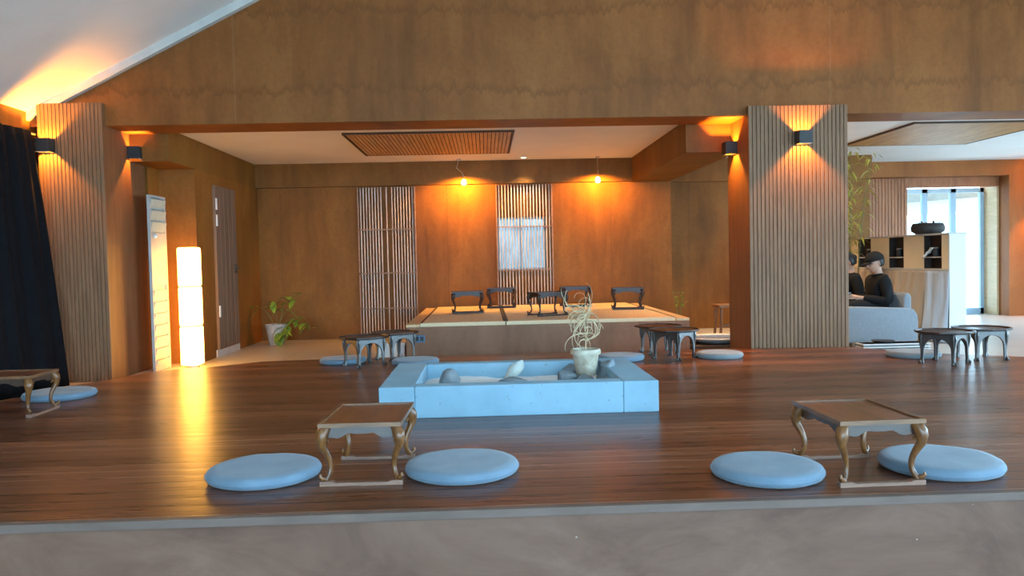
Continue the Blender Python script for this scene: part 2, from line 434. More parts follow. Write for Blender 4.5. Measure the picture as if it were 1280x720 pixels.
# gable wall over the opening, with the white raked ceiling in front of it
ax, az, sl = 2.40, 0.0, 0.506
ex = -4.45; ez = 2.50
apexx = 2.5; apexz = ez+(apexx-ex)*sl
rex = 2*apexx-ex
struct('wall_gable', MB().prism([(-4.45, 2.36), (9.6, 2.36), (9.6, ez), (apexx, apexz), (-4.45, ez)], 8.1, 8.62, 'y'), M['gable'])
th = 0.2
for nm, xs in (('ceiling_rake_left', (ex, apexx)), ('ceiling_rake_right', (rex, apexx))):
    mb = MB()
    x0, x1 = xs
    mb.prism([(x0, ez), (x1, apexz), (x1, apexz+th), (x0, ez+th)], -8.2, 8.1, 'y')
    struct(nm, mb, M['white'])
def rake_line(off0, off1, y0, y1):
    mb = MB()
    mb.prism([(ex+0.0, ez-off1), (apexx, apexz-off1), (apexx, apexz-off0), (ex+0.0, ez-off0)], y0, y1, 'y')
    return mb
struct('trim_rake', rake_line(0.0, 0.085, 8.035, 8.1), M['whitetrim'])
# left wall of the front hall: high band above a draped opening
struct('wall_left', MB().box(-4.75, -4.45, -8.2, 8.62, 2.26, 2.72).box(-4.75, -4.45, -8.2, 5.6, -0.45, 2.26)
       .box(-4.95, -4.75, 5.6, 13.75, FZ, 2.53).box(-4.75, -3.7, 11.9, 12.05, FZ, CZ), M['wall'])
struct('wall_right', MB().box(9.35, 9.6, 6.9, 7.6, -0.45, 2.60).box(9.35, 9.6, -8.2, -7.4, -0.45, 2.60).box(9.35, 9.6, 12.0, 13.2, FZ, 2.60).box(9.35, 9.6, 7.6, 12.0, 1.95, 2.60), M['wall'])
# glazed shop-front behind the camera
struct('wall_front', MB().prism([(-4.75, 4.2), (9.6, 4.2), (9.6, ez+th), (apexx, apexz+th), (-4.75, 4.25)], -8.2, -8.0, 'y'), M['wall'])
fw = empty('window_front', (2.43, -8.1, -0.45)); fw['kind'] = 'structure'
mb = MB()
for k in range(7):
    x = -6.9+k*13.8/6
    mb.box(x-0.03, x+0.03, -0.04, 0.04, 0, 4.64)
mb.box(-6.9, 6.9, -0.04, 0.04, 0, 0.08).box(-6.9, 6.9, -0.04, 0.04, 4.56, 4.64).box(-6.9, 6.9, -0.04, 0.04, 2.5, 2.55)
mb.build('frame', M['frame'], fw)

# ---- rear rooms
struct('ceiling', MB().box(-4.75, 9.6, 8.62, 13.75, CZ, CZ+0.12), M['white'])
def back_wall():
    mb = MB()
    wx0, wx1, wz0, wz1 = 0.19, 0.915, 0.79, 1.575
    Y0, Y1 = 11.9, 12.05
    mb.box(-3.7, wx0, Y0, Y1, FZ, CZ).box(wx1, 2.80, Y0, Y1, FZ, CZ)
    mb.box(wx0, wx1, Y0, Y1, FZ, wz0).box(wx0, wx1, Y0, Y1, wz1, CZ)
    return mb
struct('wall_back', back_wall(), M['wall'])
struct('wall_back_recess', MB().box(2.80, 5.9, 12.10, 12.25, FZ, 2.06).box(2.80, 5.9, 12.0, 12.25, 2.06, CZ), M['wall'])
struct('wall_back_return', MB().box(5.75, 5.9, 12.25, 13.2, FZ, CZ), M['wall'])
struct('wall_left_rear', MB().box(-3.85, -3.72, 9.05, 9.35, FZ, 2.07).box(-3.85, -3.31, 9.35, 11.9, FZ, 2.07), M['wall'])
struct('trim_beam_left', MB().box(-3.85, -3.31, 8.62, 11.9, 2.07, CZ), M['beam'])
struct('trim_beam_right', MB().box(2.20, 2.78, 8.62, 11.9, 2.06, CZ), M['beam'])
struct('trim_header_back', MB().box(-3.31, 2.20, 11.80, 11.9, 2.07, CZ), M['beam'])
struct('baseboard_door', MB().box(-3.31, -3.295, 9.88, 10.78, FZ, FZ+0.09), M['whitetrim'])
# ceiling slat panels set into the ceiling
def ceiling_panel(name, x0, x1, y0, y1, label, pitch=0.045):
    t = empty(name, ((x0+x1)/2, (y0+y1)/2, CZ))
    hx, hy = (x1-x0)/2, (y1-y0)/2
    MB().box(-hx, hx, -hy, hy, -0.012, 0.0).build('backing', M['ceilback'], t)
    mb = MB(); n = int((x1-x0-0.06)/pitch)
    for k in range(n):
        x = -hx+0.03+(k+0.5)*(x1-x0-0.06)/n
        mb.box(x-pitch*0.40, x+pitch*0.40, -hy+0.016, hy-0.016, -0.022, -0.012)
    mb.build('slats', M['ceilslat'], t)
    MB().box(-hx, hx, -hy, -hy+0.014, -0.024, -0.012).box(-hx, hx, hy-0.014, hy, -0.024, -0.012)\
        .box(-hx, -hx+0.014, -hy+0.014, hy-0.014, -0.024, -0.012).box(hx-0.014, hx, -hy+0.014, hy-0.014, -0.024, -0.012).build('frame', M['panelframe'], t)
    tag(t, label, 'ceiling panel', 'slatted panels on the white ceiling')
ceiling_panel('ceiling_slat_panel', -1.57, 0.37, 9.08, 10.9, 'amber slatted wooden panel on the white ceiling over the tatami platform')
ceiling_panel('ceiling_slat_panel', 4.92, 6.63, 9.0, 10.82, 'pale brown slatted wooden panel on the ceiling above the seated people')

# ---- pillars
def pillar(name, x0, x1, y0, y1, ztop, nsl, wrap=0):
    mb = MB().box(x0+0.01, x1-0.01, y0+0.03, y1, FZ, ztop)
    o = struct(name, mb, M['pillarside'])
    sl_ = MB(); w = (x1-x0)/nsl
    for k in range(nsl):
        sl_.box(x0+k*w+0.002, x0+(k+1)*w-0.003, y0+0.012, y0+0.03, FZ, ztop-0.002, 0.003, 1)
    c = sl_.build('slat_cladding', M['slat'], o)
    return o
pillar('wall_pillar_left', -4.34, -3.71, 8.0, 8.98, 2.575, 17)
pillar('wall_pillar_right', 2.68, 3.695, 8.0, 8.74, 2.44, 25)
# pillar cores are filled above the opening line
# ---- far right room: panelled back wall with a glazed door opening
def red_slats():
    mb = MB().box(5.9, 7.10, 13.24, 13.36, FZ, CZ)
    n = 22; w = 1.2/n
    for k in range(n):
        mb.box(5.9+k*w+0.002, 5.9+(k+1)*w-0.003, 13.215, 13.24, FZ, 2.16, 0.003, 1)
    mb.box(7.10, 8.67, 13.22, 13.36, 2.0, CZ)
    return mb
struct('wall_back_right', red_slats(), M['redslat'])
struct('trim_beam_far', MB().box(5.9, 9.35, 12.96, 13.215, 2.16, CZ), M['redbeam'])
struct('wall_pier_right', MB().box(8.67, 9.35, 12.96, 13.75, FZ, 2.16), M['redbeam'])
struct('trim_reveal', MB().box(8.635, 8.668, 13.22, 13.68, FZ, 2.0).box(7.09, 7.12, 13.37, 13.68, FZ, 2.0), M['edging'])
w1 = empty('window_1', (7.88, 13.6, FZ)); w1['kind'] = 'structure'
mb = MB()
for x in (-0.75, -0.285, 0.215, 0.735):
    mb.box(x-0.045, x+0.045, -0.03, 0.03, 0, 2.17)
mb.box(-0.75, 0.75, -0.03, 0.03, 0, 0.10).box(-0.75, 0.75, -0.03, 0.03, 2.10, 2.17)
mb.build('window_frame', M['frame'], w1)
MB().box(-0.75, 0.75, -0.004, 0.004, 0.10, 2.10).build('pane', M['glass'], w1)
w3 = empty('window_3', (9.47, 9.8, FZ)); w3['kind'] = 'structure'
mb = MB()
for y in (-2.2, -0.73, 0.73, 2.2):
    mb.box(-0.03, 0.03, y-0.04*(1 if abs(y) < 2 else 0)-(0.08 if y > 2 else 0), y+0.04*(1 if abs(y) < 2 else 0)+(0.08 if y < -2 else 0), 0, 2.12)
mb.box(-0.03, 0.03, -2.2, 2.2, 0, 0.08).box(-0.03, 0.03, -2.2, 2.2, 2.04, 2.12)
mb.build('window_frame', M['frame'], w3)
w4 = empty('window_added', (9.47, -0.25, -0.45)); w4['kind'] = 'structure'  # unseen glazing added so side daylight reaches the left raked ceiling
mb = MB()
for k in range(7):
    y = -7.1+k*14.2/6
    mb.box(-0.03, 0.03, y-0.04, y+0.04, 0, 3.0)
mb.box(-0.03, 0.03, -7.15, 7.15, 0, 0.08).box(-0.03, 0.03, -7.15, 7.15, 2.94, 3.02)
mb.build('window_frame', M['frame'], w4)  # frame of the added unseen glazing
w2 = empty('window_2', (0.5525, 12.02, 0.79)); w2['kind'] = 'structure'
MB().box(-0.3625, -0.33, -0.025, 0.025, 0, 0.785).box(0.33, 0.3625, -0.025, 0.025, 0, 0.785).box(-0.33, 0.33, -0.025, 0.025, 0, 0.03)\
    .box(-0.33, 0.33, -0.025, 0.025, 0.755, 0.785).box(-0.02, 0.02, -0.025, 0.025, 0.03, 0.755).build('window_frame', M['frame'], w2)
MB().box(-0.33, 0.33, -0.004, 0.004, 0.03, 0.755).build('pane', M['glass'], w2)

# ---- outdoors
struct('floor_outdoor', MB().box(-30, 40, 13.75, 60, FZ-0.15, FZ-0.05).box(10.2, 40, -8.2, 13.75, FZ-0.15, FZ-0.05).box(-30, 40, -60, -8.2, -0.6, -0.5), M['ground'])
fo = MB().box(4.0, 26, 24.0, 24.3, FZ-0.05, 0.95).build('garden_wall', M['fence'])
tag(fo, 'low pale pinkish garden wall seen through the glazed door', 'wall')
tr = empty('tree', (10.75, 18.0, FZ-0.05))
MB().tube([(0.1, 0, 0), (0.05, 0, 0.7), (0.12, 0, 1.3), (-0.05, 0, 1.9), (-0.22, 0.1, 2.7), (-0.2, 0.1, 3.8)], [0.17, 0.14, 0.12, 0.11, 0.08, 0.05], 10).build('trunk', M['trunk'], tr, True)
MB().tube([(0.1, 0, 1.35), (0.5, 0.1, 2.2), (0.8, 0.2, 3.4)], [0.08, 0.06, 0.03], 8).build('branch', M['trunk'], tr, True)
tag(tr, 'bare pale tree trunk outside the glazed door', 'tree')
ev = empty('eave', (8.6, 15.0, 1.86)); ev.rotation_euler = (0, R(-3.2), 0)
MB().box(-2.0, 3.0, -0.9, -0.78, 0.0, 0.16).build('fascia', M['eave'], ev)
MB().prism([(-0.78, 0.02), (1.0, -0.20), (1.0, -0.12), (-0.78, 0.10)], -2.0, 3.0, 'x').build('roof_board', M['eave'], ev)
for s_ in (-1.9, 2.9):
    MB().box(s_-0.04, s_+0.04, -0.88, -0.80, -2.2, 0.0).build('post', M['eave'], ev)
tag(ev, 'weathered outdoor eave above the glazed door', 'eave')

nb = MB().box(-6.0, 5.5, 16.0, 16.2, FZ-0.05, 4.2).build('dimming_wall', plain('dimming_wall_grey_blue', (0.21, 0.225, 0.23), (0.12, 0.13, 0.135), 2.5, rough=0.9))  # added outdoors to tone down the brightness behind the slats
tag(nb, 'grey-blue outdoor wall added to dim the little window, seen through its slats', 'wall')
# ------------------------------------------------------------------ lattice screens on the back wall
def lattice(x0, x1, groups, label):
    t = empty('slatted_screen', ((x0+x1)/2, 11.86, FZ))
    hx = (x1-x0)/2; H = 2.05-FZ
    mb = MB()
    for g0, g1, n in groups:
        for k in range(n):
            x = -hx+(x1-x0)*(g0+(g1-g0)*(k+0.5)/n)
            mb.box(x-0.0075, x+0.0075, -0.018, 0.010, 0.0, H, 0.002, 1)
    mb.build('slats', M['screen'], t)
    for z in (0.44, 0.96, 1.60):
        MB().box(-hx, hx, -0.032, -0.019, z-0.009, z+0.009).build('rail', M['railing'], t)
    MB().box(-hx, -hx+0.02, -0.032, 0.03, 0, H).box(hx-0.02, hx, -0.032, 0.03, 0, H).build('frame', M['railing'], t)
    tag(t, label, 'screen', 'slatted screens on the back wall')
lattice(-1.85, -1.0, [(0.03, 0.43, 8), (0.46, 0.54, 1), (0.57, 0.97, 8)], 'slatted timber screen on the brown back wall, nearer the potted green plant')
lattice(0.18, 1.02, [(0.03, 0.97, 17)], 'slatted timber screen over the bright little window behind the platform')

# ------------------------------------------------------------------ plank door in the left wall
d = empty('door_1', (-3.31, 9.92, FZ+0.09)); d['kind'] = 'structure'
mb = MB()
for k in range(5):
    mb.box(0.0, 0.035, k*0.16+0.002, (k+1)*0.16-0.002, 0, 2.02, 0.003, 1)
mb.build('leaf', M['door'], d)
MB().box(0.035, 0.05, 0.70, 0.74, 0.93, 1.05).tube([(0.05, 0.72, 1.0), (0.085, 0.72, 1.0), (0.09, 0.60, 1.0)], 0.010, 8).build('door_handle', M['black'], d)
for z in (0.40, 1.52, 1.72):
    MB().box(0.035, 0.046, 0.012, 0.05, z, z+0.14).build('hinge', M['whiteplastic'], d)

# ------------------------------------------------------------------ white louvred panel
lv = empty('louvered_shutter', (-3.52, 8.80, FZ))
MB().box(-0.03, 0.0, -0.21, -0.185, 0, 1.89).box(-0.03, 0.0, 0.165, 0.21, 0, 1.89).box(-0.03, 0.0, -0.185, 0.165, 1.86, 1.89)\
    .box(-0.03, -0.02, -0.185, 0.165, 0, 1.86).build('frame', M['louver'], lv)
MB().box(-0.02, 0.0, -0.185, 0.165, 0.93, 1.49).build('panel', M['louver'], lv)
rotm = lambda z: Matrix.Translation((-0.004, 0, z)) @ Matrix.Rotation(R(9), 4, 'Y')
for k in range(7):
    MB().box(-0.006, 0.006, -0.184, 0.164, -0.058, 0.058, M=rotm(0.065+k*0.125)).build('slat', M['louver'], lv)
for k in range(3):
    MB().box(-0.006, 0.006, -0.184, 0.20, -0.056, 0.056, M=rotm(1.55+k*0.122)).build('glass_slat', M['glassslat'], lv)
MB().ball((0.012, -0.12, 1.45), 0.022).build('knob', M['whiteplastic'], lv, True)
tag(lv, 'white louvred shutter standing beside the left pillar and glowing lamp', 'shutter')

# ------------------------------------------------------------------ floor lamp
fl = empty('floor_lamp', (-3.275, 8.99, FZ))
MB().lathe([(0.0, 0.0), (0.075, 0.0), (0.075, 0.022), (0.0, 0.022)], 24).build('base', M['steel'], fl, True)
for k in range(3):
    z0 = 0.03+k*0.437
    MB().box(-0.10, 0.10, -0.10, 0.10, z0, z0+0.428, 0.02, 3).build('lamp_shade', M['shade'], fl, True)
for k in (1, 2):
    z0 = 0.03+k*0.437-0.009
    MB().box(-0.098, 0.098, -0.098, 0.098, z0, z0+0.009).build('divider_ring', M['edging'], fl)
tag(fl, 'tall glowing paper floor lamp of three stacked shades by the left wall', 'lamp')

# ------------------------------------------------------------------ sconces
def sconce(loc, rz, label, proto=[None]):
    if proto[0] is None:
        t = empty('wall_sconce', loc, rz)
        w, h, dp, k = 0.068, 0.064, 0.125, 0.006
        # open top and bottom; the wall is at local y = 0, the light inside throws its cone up and down
        MB().box(-w, w, -dp, -dp+k, -h, h, 0.002, 1).box(-w, -w+k, -dp+k, -k, -h, h).box(w-k, w, -dp+k, -k, -h, h).box(-w, w, -k, 0, -h, h).build('housing', M['black'], t)
        MB().box(-w+k, w-k, -dp+k, -dp+0.014, -h-0.003, -h+0.004).build('highlight_strip', M['whiteplastic'], t)  # white strip put in for the bright highlight along the lower edge
        ld = bpy.data.lights.new('sconce_bulb', 'POINT'); ld.energy = 62.0; ld.color = (1.0, 0.36, 0.03); ld.shadow_soft_size = 0.012; lensed(ld, 0.035)
        lo = bpy.data.objects.new('bulb_light', ld); COL.objects.link(lo); lo.parent = t; lo.location = (0, -0.062, 0)
        proto[0] = t
    else:
        t = copy_tree(proto[0]); t.location = loc; t.rotation_euler = (0, 0, rz)
    tag(t, label, 'wall light', 'black up-and-down wall lights')
sconce((-4.235, 8.005, 2.155), 0, 'black cube wall light on the slatted front of the left pillar')
sconce((-3.715, 8.62, 2.16), R(90), 'black cube wall light on the inner side of the left pillar')
sconce((3.215, 8.005, 2.105), 0, 'black cube wall light on the slatted front of the right pillar')
sconce((2.685, 8.45, 2.075), R(-90), 'black cube wall light on the inner side of the right pillar')

sconce((9.345, 12.45, 1.95), R(-90)+PI*0, 'black cube wall light on the right wall beyond the glazed door')
# ------------------------------------------------------------------ spot lamps over the platform
def spot_lamp(x, label, arm):
    t = empty('ceiling_spotlight', (x, 11.60, CZ))
    MB().lathe([(0, 0), (0.03, 0), (0.03, -0.015), (0, -0.015)], 16).build('canopy', M['steel'], t, True)
    ax_, az_ = arm
    MB().tube([(ax_, 0, -0.012), (ax_*0.6, 0, -0.12), (0.0, 0.0, -0.22)] if abs(ax_) < 0.01 else [(0, 0, -0.015), (-0.03, 0, -0.13), (0.04, 0, -0.19)], 0.005, 6).build('rod', M['steel'], t, True)
    bz = -0.33; bx = 0.0 if abs(ax_) < 0.01 else 0.07
    MB().tube([(bx*0.6, 0, -0.19), (bx, 0, -0.26)], [0.012, 0.016], 8).build('lamp_holder', M['steel'], t, True)
    MB().lathe([(0.0, 0.045), (0.018, 0.04), (0.036, 0.015), (0.040, -0.02), (0.030, -0.045), (0, -0.052)], 16, Matrix.Translation((bx, 0, bz))).build('glass_bulb', M['bulb'], t, True)
    ld = bpy.data.lights.new('spotlight_beam', 'SPOT'); ld.energy = 80; ld.color = (1.0, 0.40, 0.02); ld.spot_size = R(165); ld.spot_blend = 0.35; ld.shadow_soft_size = 0.02; lensed(ld, 0.07)
    lo = bpy.data.objects.new('bulb_light', ld); COL.objects.link(lo); lo.parent = t; lo.location = (bx, 0, bz-0.01); lo.rotation_euler = (R(38), 0, 0)
    tag(t, label, 'spotlight', 'small glowing ceiling spotlights')
spot_lamp(-0.345, 'small glowing spotlight hanging between the two slatted screens', (0.02, 0))
spot_lamp(1.665, 'small glowing spotlight hanging right of the bright slatted screen', (0.0, 0))
def downlight(x, y, label, watts=40):
  dl = empty('recessed_downlight', (x, y, CZ))
  MB().lathe([(0.052, 0), (0.052, -0.006), (0.038, -0.006), (0.038, 0.0)], 24).build('ring', M['whiteplastic'], dl, True)
  MB().lathe([(0, -0.003), (0.038, -0.003)], 24).build('diffuser', M['downlight'], dl)
  ld = bpy.data.lights.new('downlight_beam', 'SPOT'); ld.energy = watts; ld.color = (1, 0.72, 0.42); ld.spot_size = R(100); ld.spot_blend = 0.6; ld.shadow_soft_size = 0.03
  lo = bpy.data.objects.new('bulb_light', ld); COL.objects.link(lo); lo.parent = dl; lo.location = (0, 0, -0.01)
  tag(dl, label, 'ceiling light', 'recessed ceiling lights')
downlight(0.59, 11.55, 'small round recessed ceiling light between the two hanging spotlights')
downlight(3.30, 10.3, 'round recessed ceiling light in the bay behind the right pillar', 120)
downlight(4.15, 9.5, 'round recessed ceiling light added out of view over the front end of the sofa', 70)  # lamp added behind the pillar to brighten the cream divider
downlight(4.35, 11.1, 'round recessed ceiling light added out of view over the rear end of the sofa', 70)  # second added lamp, lights the far part of the divider

# ------------------------------------------------------------------ draped curtain on the left
def curtain(u, v):   # u along the length (towards the pillar), v down
    y = 6.1+u*(7.80-6.1)
    bow = v**0.85
    x = -4.36+0.07*u + bow*(0.03+0.235*u)
    k = min(1.0, 9*(1-u))
    x += (0.026*math.sin(u*30+1.5*math.sin(v*2))*(0.4+0.6*v) + 0.012*math.sin(u*71))*k
    z = 2.27*(1-v)+(FZ+0.005)*v
    return (x, y, z)
cu = empty('curtain', (-4.2, 7.0, FZ))
mb = MB().grid(curtain, 90, 24)
mb.transform(Matrix.Translation((4.2, -7.0, -FZ)))
c = mb.build('cloth', M['curtain'], cu, True, 180)
md = c.modifiers.new('thick', 'SOLIDIFY'); md.thickness = 0.008
MB().tube([(-0.15, -1.3, 2.435), (-0.13, 0.95, 2.435)], 0.014, 10).build('curtain_rod', M['black'], cu, True)
tag(cu, 'dark navy-black curtain hanging at the far left beside the slatted pillar', 'curtain')

# ------------------------------------------------------------------ tray tables (rectangular, cabriole legs)
def sstep(t): return t*t*(3-2*t)
def cabriole(h, bulge, rad, foot=0.022):
    """points of an S leg: x = outward offset, z = height"""
    pts, rr = [], []
    for k in range(15):
        t = k/14
        z = h*(1-t)
        x = bulge*math.sin(t*PI*1.0)*math.exp(-3*t)*3.2 - bulge*0.75*math.sin(max(0, (t-0.35)/0.65)*PI)
        x += foot*max(0, (t-0.82)/0.18)**1.5
        pts.append((x, z)); rr.append(rad*(1.0+0.55*math.exp(-((t-0.16)/0.14)**2)-0.34*sstep(min(1, max(0, (t-0.2)/0.55)))))
    return pts, rr
def scallop(u):   # lower edge of the apron, 0..1
    return 0.030+0.022*abs(2*u-1)**5 + 0.022*(0.5-0.5*math.cos(u*PI*6.0))*(0.5+0.5*abs(2*u-1)) - 0.008*math.exp(-((u-0.5)/0.08)**2)
def tray_table(w, dpt, h, mats, runners=True):
    t = empty('tray_table', (0, 0, 0))
    topm, rimm, apm, legm, runm = mats
    hw, hd = w/2, dpt/2
    tz = h-0.018
    MB().box(-hw+0.006, hw-0.006, -hd+0.006, hd-0.006, tz, tz+0.012).build('tabletop', topm, t)
    r = MB()
    for s in (-1, 1):
        r.prism([(-hd, tz), (-hd, h), (hd, h), (hd, tz)], s*hw, s*(hw-0.014), 'x')
        r.prism([(-hw+0.014, tz), (-hw+0.014, h), (hw-0.014, h), (hw-0.014, tz)], s*hd, s*(hd-0.014), 'y')
    r.build('rim', rimm, t)
    ix, iy = hw-0.035, hd-0.035
    for s in (-1, 1):
        n = 24
        for (L, ax_, pos) in ((ix, 'y', s*iy), (iy, 'x', s*ix)):
            pts = [(-L, tz), (L, tz)]
            for k in range(n+1):
                u = 1-k/n
                pts.append((-L+2*L*u, tz-scallop(u)))
            MB().prism(pts, pos-0.006, pos+0.006, ax_).build('apron', apm, t)
    lh = tz-0.021 if runners else tz-0.001
    prof, rr = cabriole(lh, 0.026, 0.018 if w < 0.39 else 0.0145, 0.014)
    z0 = 0.021 if runners else 0.001
    for sx in (-1, 1):
        for sy in (-1, 1):
            dx, dy = sx*0.75, sy*0.66
            path = [(sx*(ix-0.006)+dx*(x+0.012), sy*(iy-0.006)+dy*(x+0.012), z+z0) for x, z in prof]
            lm = MB().tube(path, rr, 10, up=Vector((sx, -sy, 0)))
            fx, fy, fz = path[-1]
            # scrolled toe and a small carved spur at the ankle
            lm.tube([(fx-dx*0.012, fy-dy*0.012, fz+0.008), (fx+dx*0.014, fy+dy*0.014, fz+0.009), (fx+dx*0.026, fy+dy*0.026, fz+0.020), (fx+dx*0.022, fy+dy*0.022, fz+0.032)], [0.010, 0.010, 0.008, 0.004], 8)
            mx, my, mz = path[4]
            lm.tube([(mx-dx*0.02, my-dy*0.02, mz+0.012), (mx-dx*0.034, my-dy*0.034, mz-0.004)], [0.010, 0.004], 8)
            lm.build('leg', legm, t, True, 60)
    if runners:
        for sy in (-1, 1):
            y = sy*(iy+0.016)
            e = ix+0.035
            pts = [(-e, 0), (e, 0), (e, 0.021), (e-0.05, 0.021), (e-0.065, 0.015), (-e+0.065, 0.015), (-e+0.05, 0.021), (-e, 0.021)]
            MB().prism(pts, y-0.016, y+0.016, 'y', bev=0.002).build('runner', runm, t)
    return t
NEARM = (M['top'], M['rim'], M['apron'], M['amber'], M['runner'])
tt = tray_table(0.355, 0.485, 0.27, NEARM)
def place(t, x, y, z, rz, label, cat, group):
    t.location = (x, y, z); t.rotation_euler = (0, 0, rz)
    return tag(t, label, cat, group)
place(tt, -0.543, 3.636, 0.0, R(-1.5), 'low brown tray table with carved legs between the two front-left cushions', 'low table', 'low rectangular tray tables on the stage')
t2 = copy_tree(tt); place(t2, 1.582, 3.385, 0.0, R(1.0), 'low brown tray table with carved legs between the two front-right cushions', 'low table', 'low rectangular tray tables on the stage')
t3 = copy_tree(tt); place(t3, -3.185, 5.40, 0.0, R(90), 'low brown tray table cut off by the left edge beside the curtain', 'low table', 'low rectangular tray tables on the stage')
DKM = (M['darklegs'],)*5
dk = tray_table(0.40, 0.30, 0.28, DKM, True)
dark_spots = [(-0.235, 10.28, R(3), 'dark lacquered tray table at the left end of the tatami platform'),
              (0.225, 11.28, R(-4), 'dark lacquered tray table right in front of the bright slatted screen'),
              (0.735, 9.52, R(24), 'dark lacquered tray table nearest the front edge of the tatami, turned at an angle'),
              (1.255, 11.18, R(4), 'dark lacquered tray table directly behind the dry potted twig'),
              (1.835, 10.3, R(-6), 'dark lacquered tray table at the right end of the tatami platform')]
for i, (x, y, rz, lb) in enumerate(dark_spots):
    q = dk if i == 0 else copy_tree(dk)
    place(q, x, y, 0.274, rz, lb, 'low table', 'dark tray tables on the tatami platform')

# ------------------------------------------------------------------ twelve-sided tables with arched legs
def arch_table(r, h, topm, legm):
    t = empty('round_tray_table', (0, 0, 0))
    n = 12; rot = PI/12; tz = h-0.02
    MB().lathe([(0, tz), (r*0.94, tz), (r, tz+0.008), (r, h), (r-0.012, h), (r-0.016, tz+0.010), (0, tz+0.010)], n, rot=rot).build('tabletop', topm, t)
    a = r*0.70          # half side of the square apron
    for k in range(4):
        Mr = Matrix.Rotation(k*PI/2, 4, 'Z')
        # arched apron board with S-shaped cheeks running down to the feet
        half = [(0.0, tz-0.040)]
        for j in range(1, 11):
            th_ = j/10*PI/2
            half.append((a*0.655*math.sin(th_), tz-0.040-(0.095)*(1-math.cos(th_))))
        half += [(a*0.665, 0.085), (a*0.685, 0.04), (a*0.67, 0.0), (a*0.94, 0.0), (a*0.97, 0.012), (a*0.84, 0.032), (a*0.80, 0.07), (a*0.83, 0.12), (a*0.90, 0.175), (a*0.93, 0.215), (a*0.88, tz)]
        pts = half + [(-x, z) for x, z in reversed(half[1:])]
        MB().prism(pts, -a*0.84, -a*0.84+0.016, 'y', M=Mr, bev=0.003).build('arched_leg', legm, t)
    MB().box(-a*0.80, a*0.80, -a*0.80, a*0.80, tz-0.012, tz).build('under_frame', legm, t)
    return t
at = arch_table(0.235, 0.275, M['darklegs'], M['arch'])
arch_spots = [(-1.135, 7.415, R(38), 'twelve-sided low table left of the planter, front of its pair, over the blue cushion'),
              (-0.895, 7.83, R(40), 'twelve-sided low table left of the planter, rear of its pair, near the platform corner'),
              (1.735, 7.335, R(43), 'twelve-sided low table right of the planter, front of its pair, with arched legs'),
              (1.695, 7.815, R(8), 'twelve-sided low table right of the planter, mostly hidden rear one of its pair'),
              (3.835, 6.56, R(36), 'twelve-sided low table at the far right, front left of its pair'),
              (4.275, 6.76, R(3), 'twelve-sided low table at the far right, rear one of its pair before the white floor')]
for i, (x, y, rz, lb) in enumerate(arch_spots):
    q = at if i == 0 else copy_tree(at)
    place(q, x, y, 0.0, rz, lb, 'low table', 'twelve-sided tables with arched legs')
    if i in (1, 3): q.scale = (1, 1, 0.985)

# ------------------------------------------------------------------ floor cushions
def cushion_mesh(r, th_, seed):
    rn = random.Random(seed)
    prof = [(0, 0.001), (r*0.90, 0.001), (r*0.965, th_*0.16), (r, th_*0.42), (r*0.995, th_*0.62), (r*0.965, th_*0.86), (r*0.92, th_*0.97), (r*0.8, th_), (r*0.5, th_*0.985), (0, th_*0.975)]
    mb = MB().lathe(prof, 64)
    for v in mb.bm.verts:
        if v.co.z > th_*0.5:
            v.co.z += 0.0035*mnoise.noise(Vector((v.co.x*7+seed, v.co.y*7, 0)))
    return mb
def cushion(x, y, r, label, mat='cushion', th_=0.052, z=0.0, seed=0):
    o = cushion_mesh(r, th_, seed).build('floor_cushion', M[mat], None, True, 60)
    MBs = MB().lathe([(r*0.986, th_*0.47), (r*1.006, th_*0.47), (r*1.006, th_*0.53), (r*0.986, th_*0.53)], 64)
    MBs.build('seam', M[mat], o, True)
    o.location = (x, y, z)
    tag(o, label, 'cushion', 'round floor cushions on the stage')
cushion(-1.012, 3.60, 0.252, 'round blue-grey floor cushion left of the front-left tray table', seed=1)
cushion(-0.124, 3.58, 0.256, 'round blue-grey floor cushion right of the front-left tray table', seed=2)
cushion(1.190, 3.37, 0.236, 'round blue-grey floor cushion left of the front-right tray table', seed=3)
cushion(1.962, 3.395, 0.250, 'round blue-grey floor cushion right of the front-right tray table', seed=4)
cushion(-3.18, 6.03, 0.25, 'round blue-grey floor cushion at the foot of the dark curtain', seed=5)
cushion(-1.375, 7.66, 0.22, 'round grey floor cushion beneath the twelve-sided tables left of the planter', seed=6)
cushion(-0.665, 7.42, 0.22, 'round grey floor cushion against the back left corner of the planter', seed=7)
cushion(1.235, 7.33, 0.215, 'round blue-grey floor cushion behind the dry plant pot', seed=8)
cushion(2.155, 7.33, 0.215, 'round grey floor cushion in front of the blue basin by the right pillar', 'cushion2', seed=9)
cushion(3.815, 7.02, 0.23, 'round grey-green floor cushion behind the far-right twelve-sided tables', 'cushion2', seed=10)
cushion(-3.215, 4.84, 0.25, 'round blue-grey floor cushion barely showing at the left edge of the photo', seed=11)

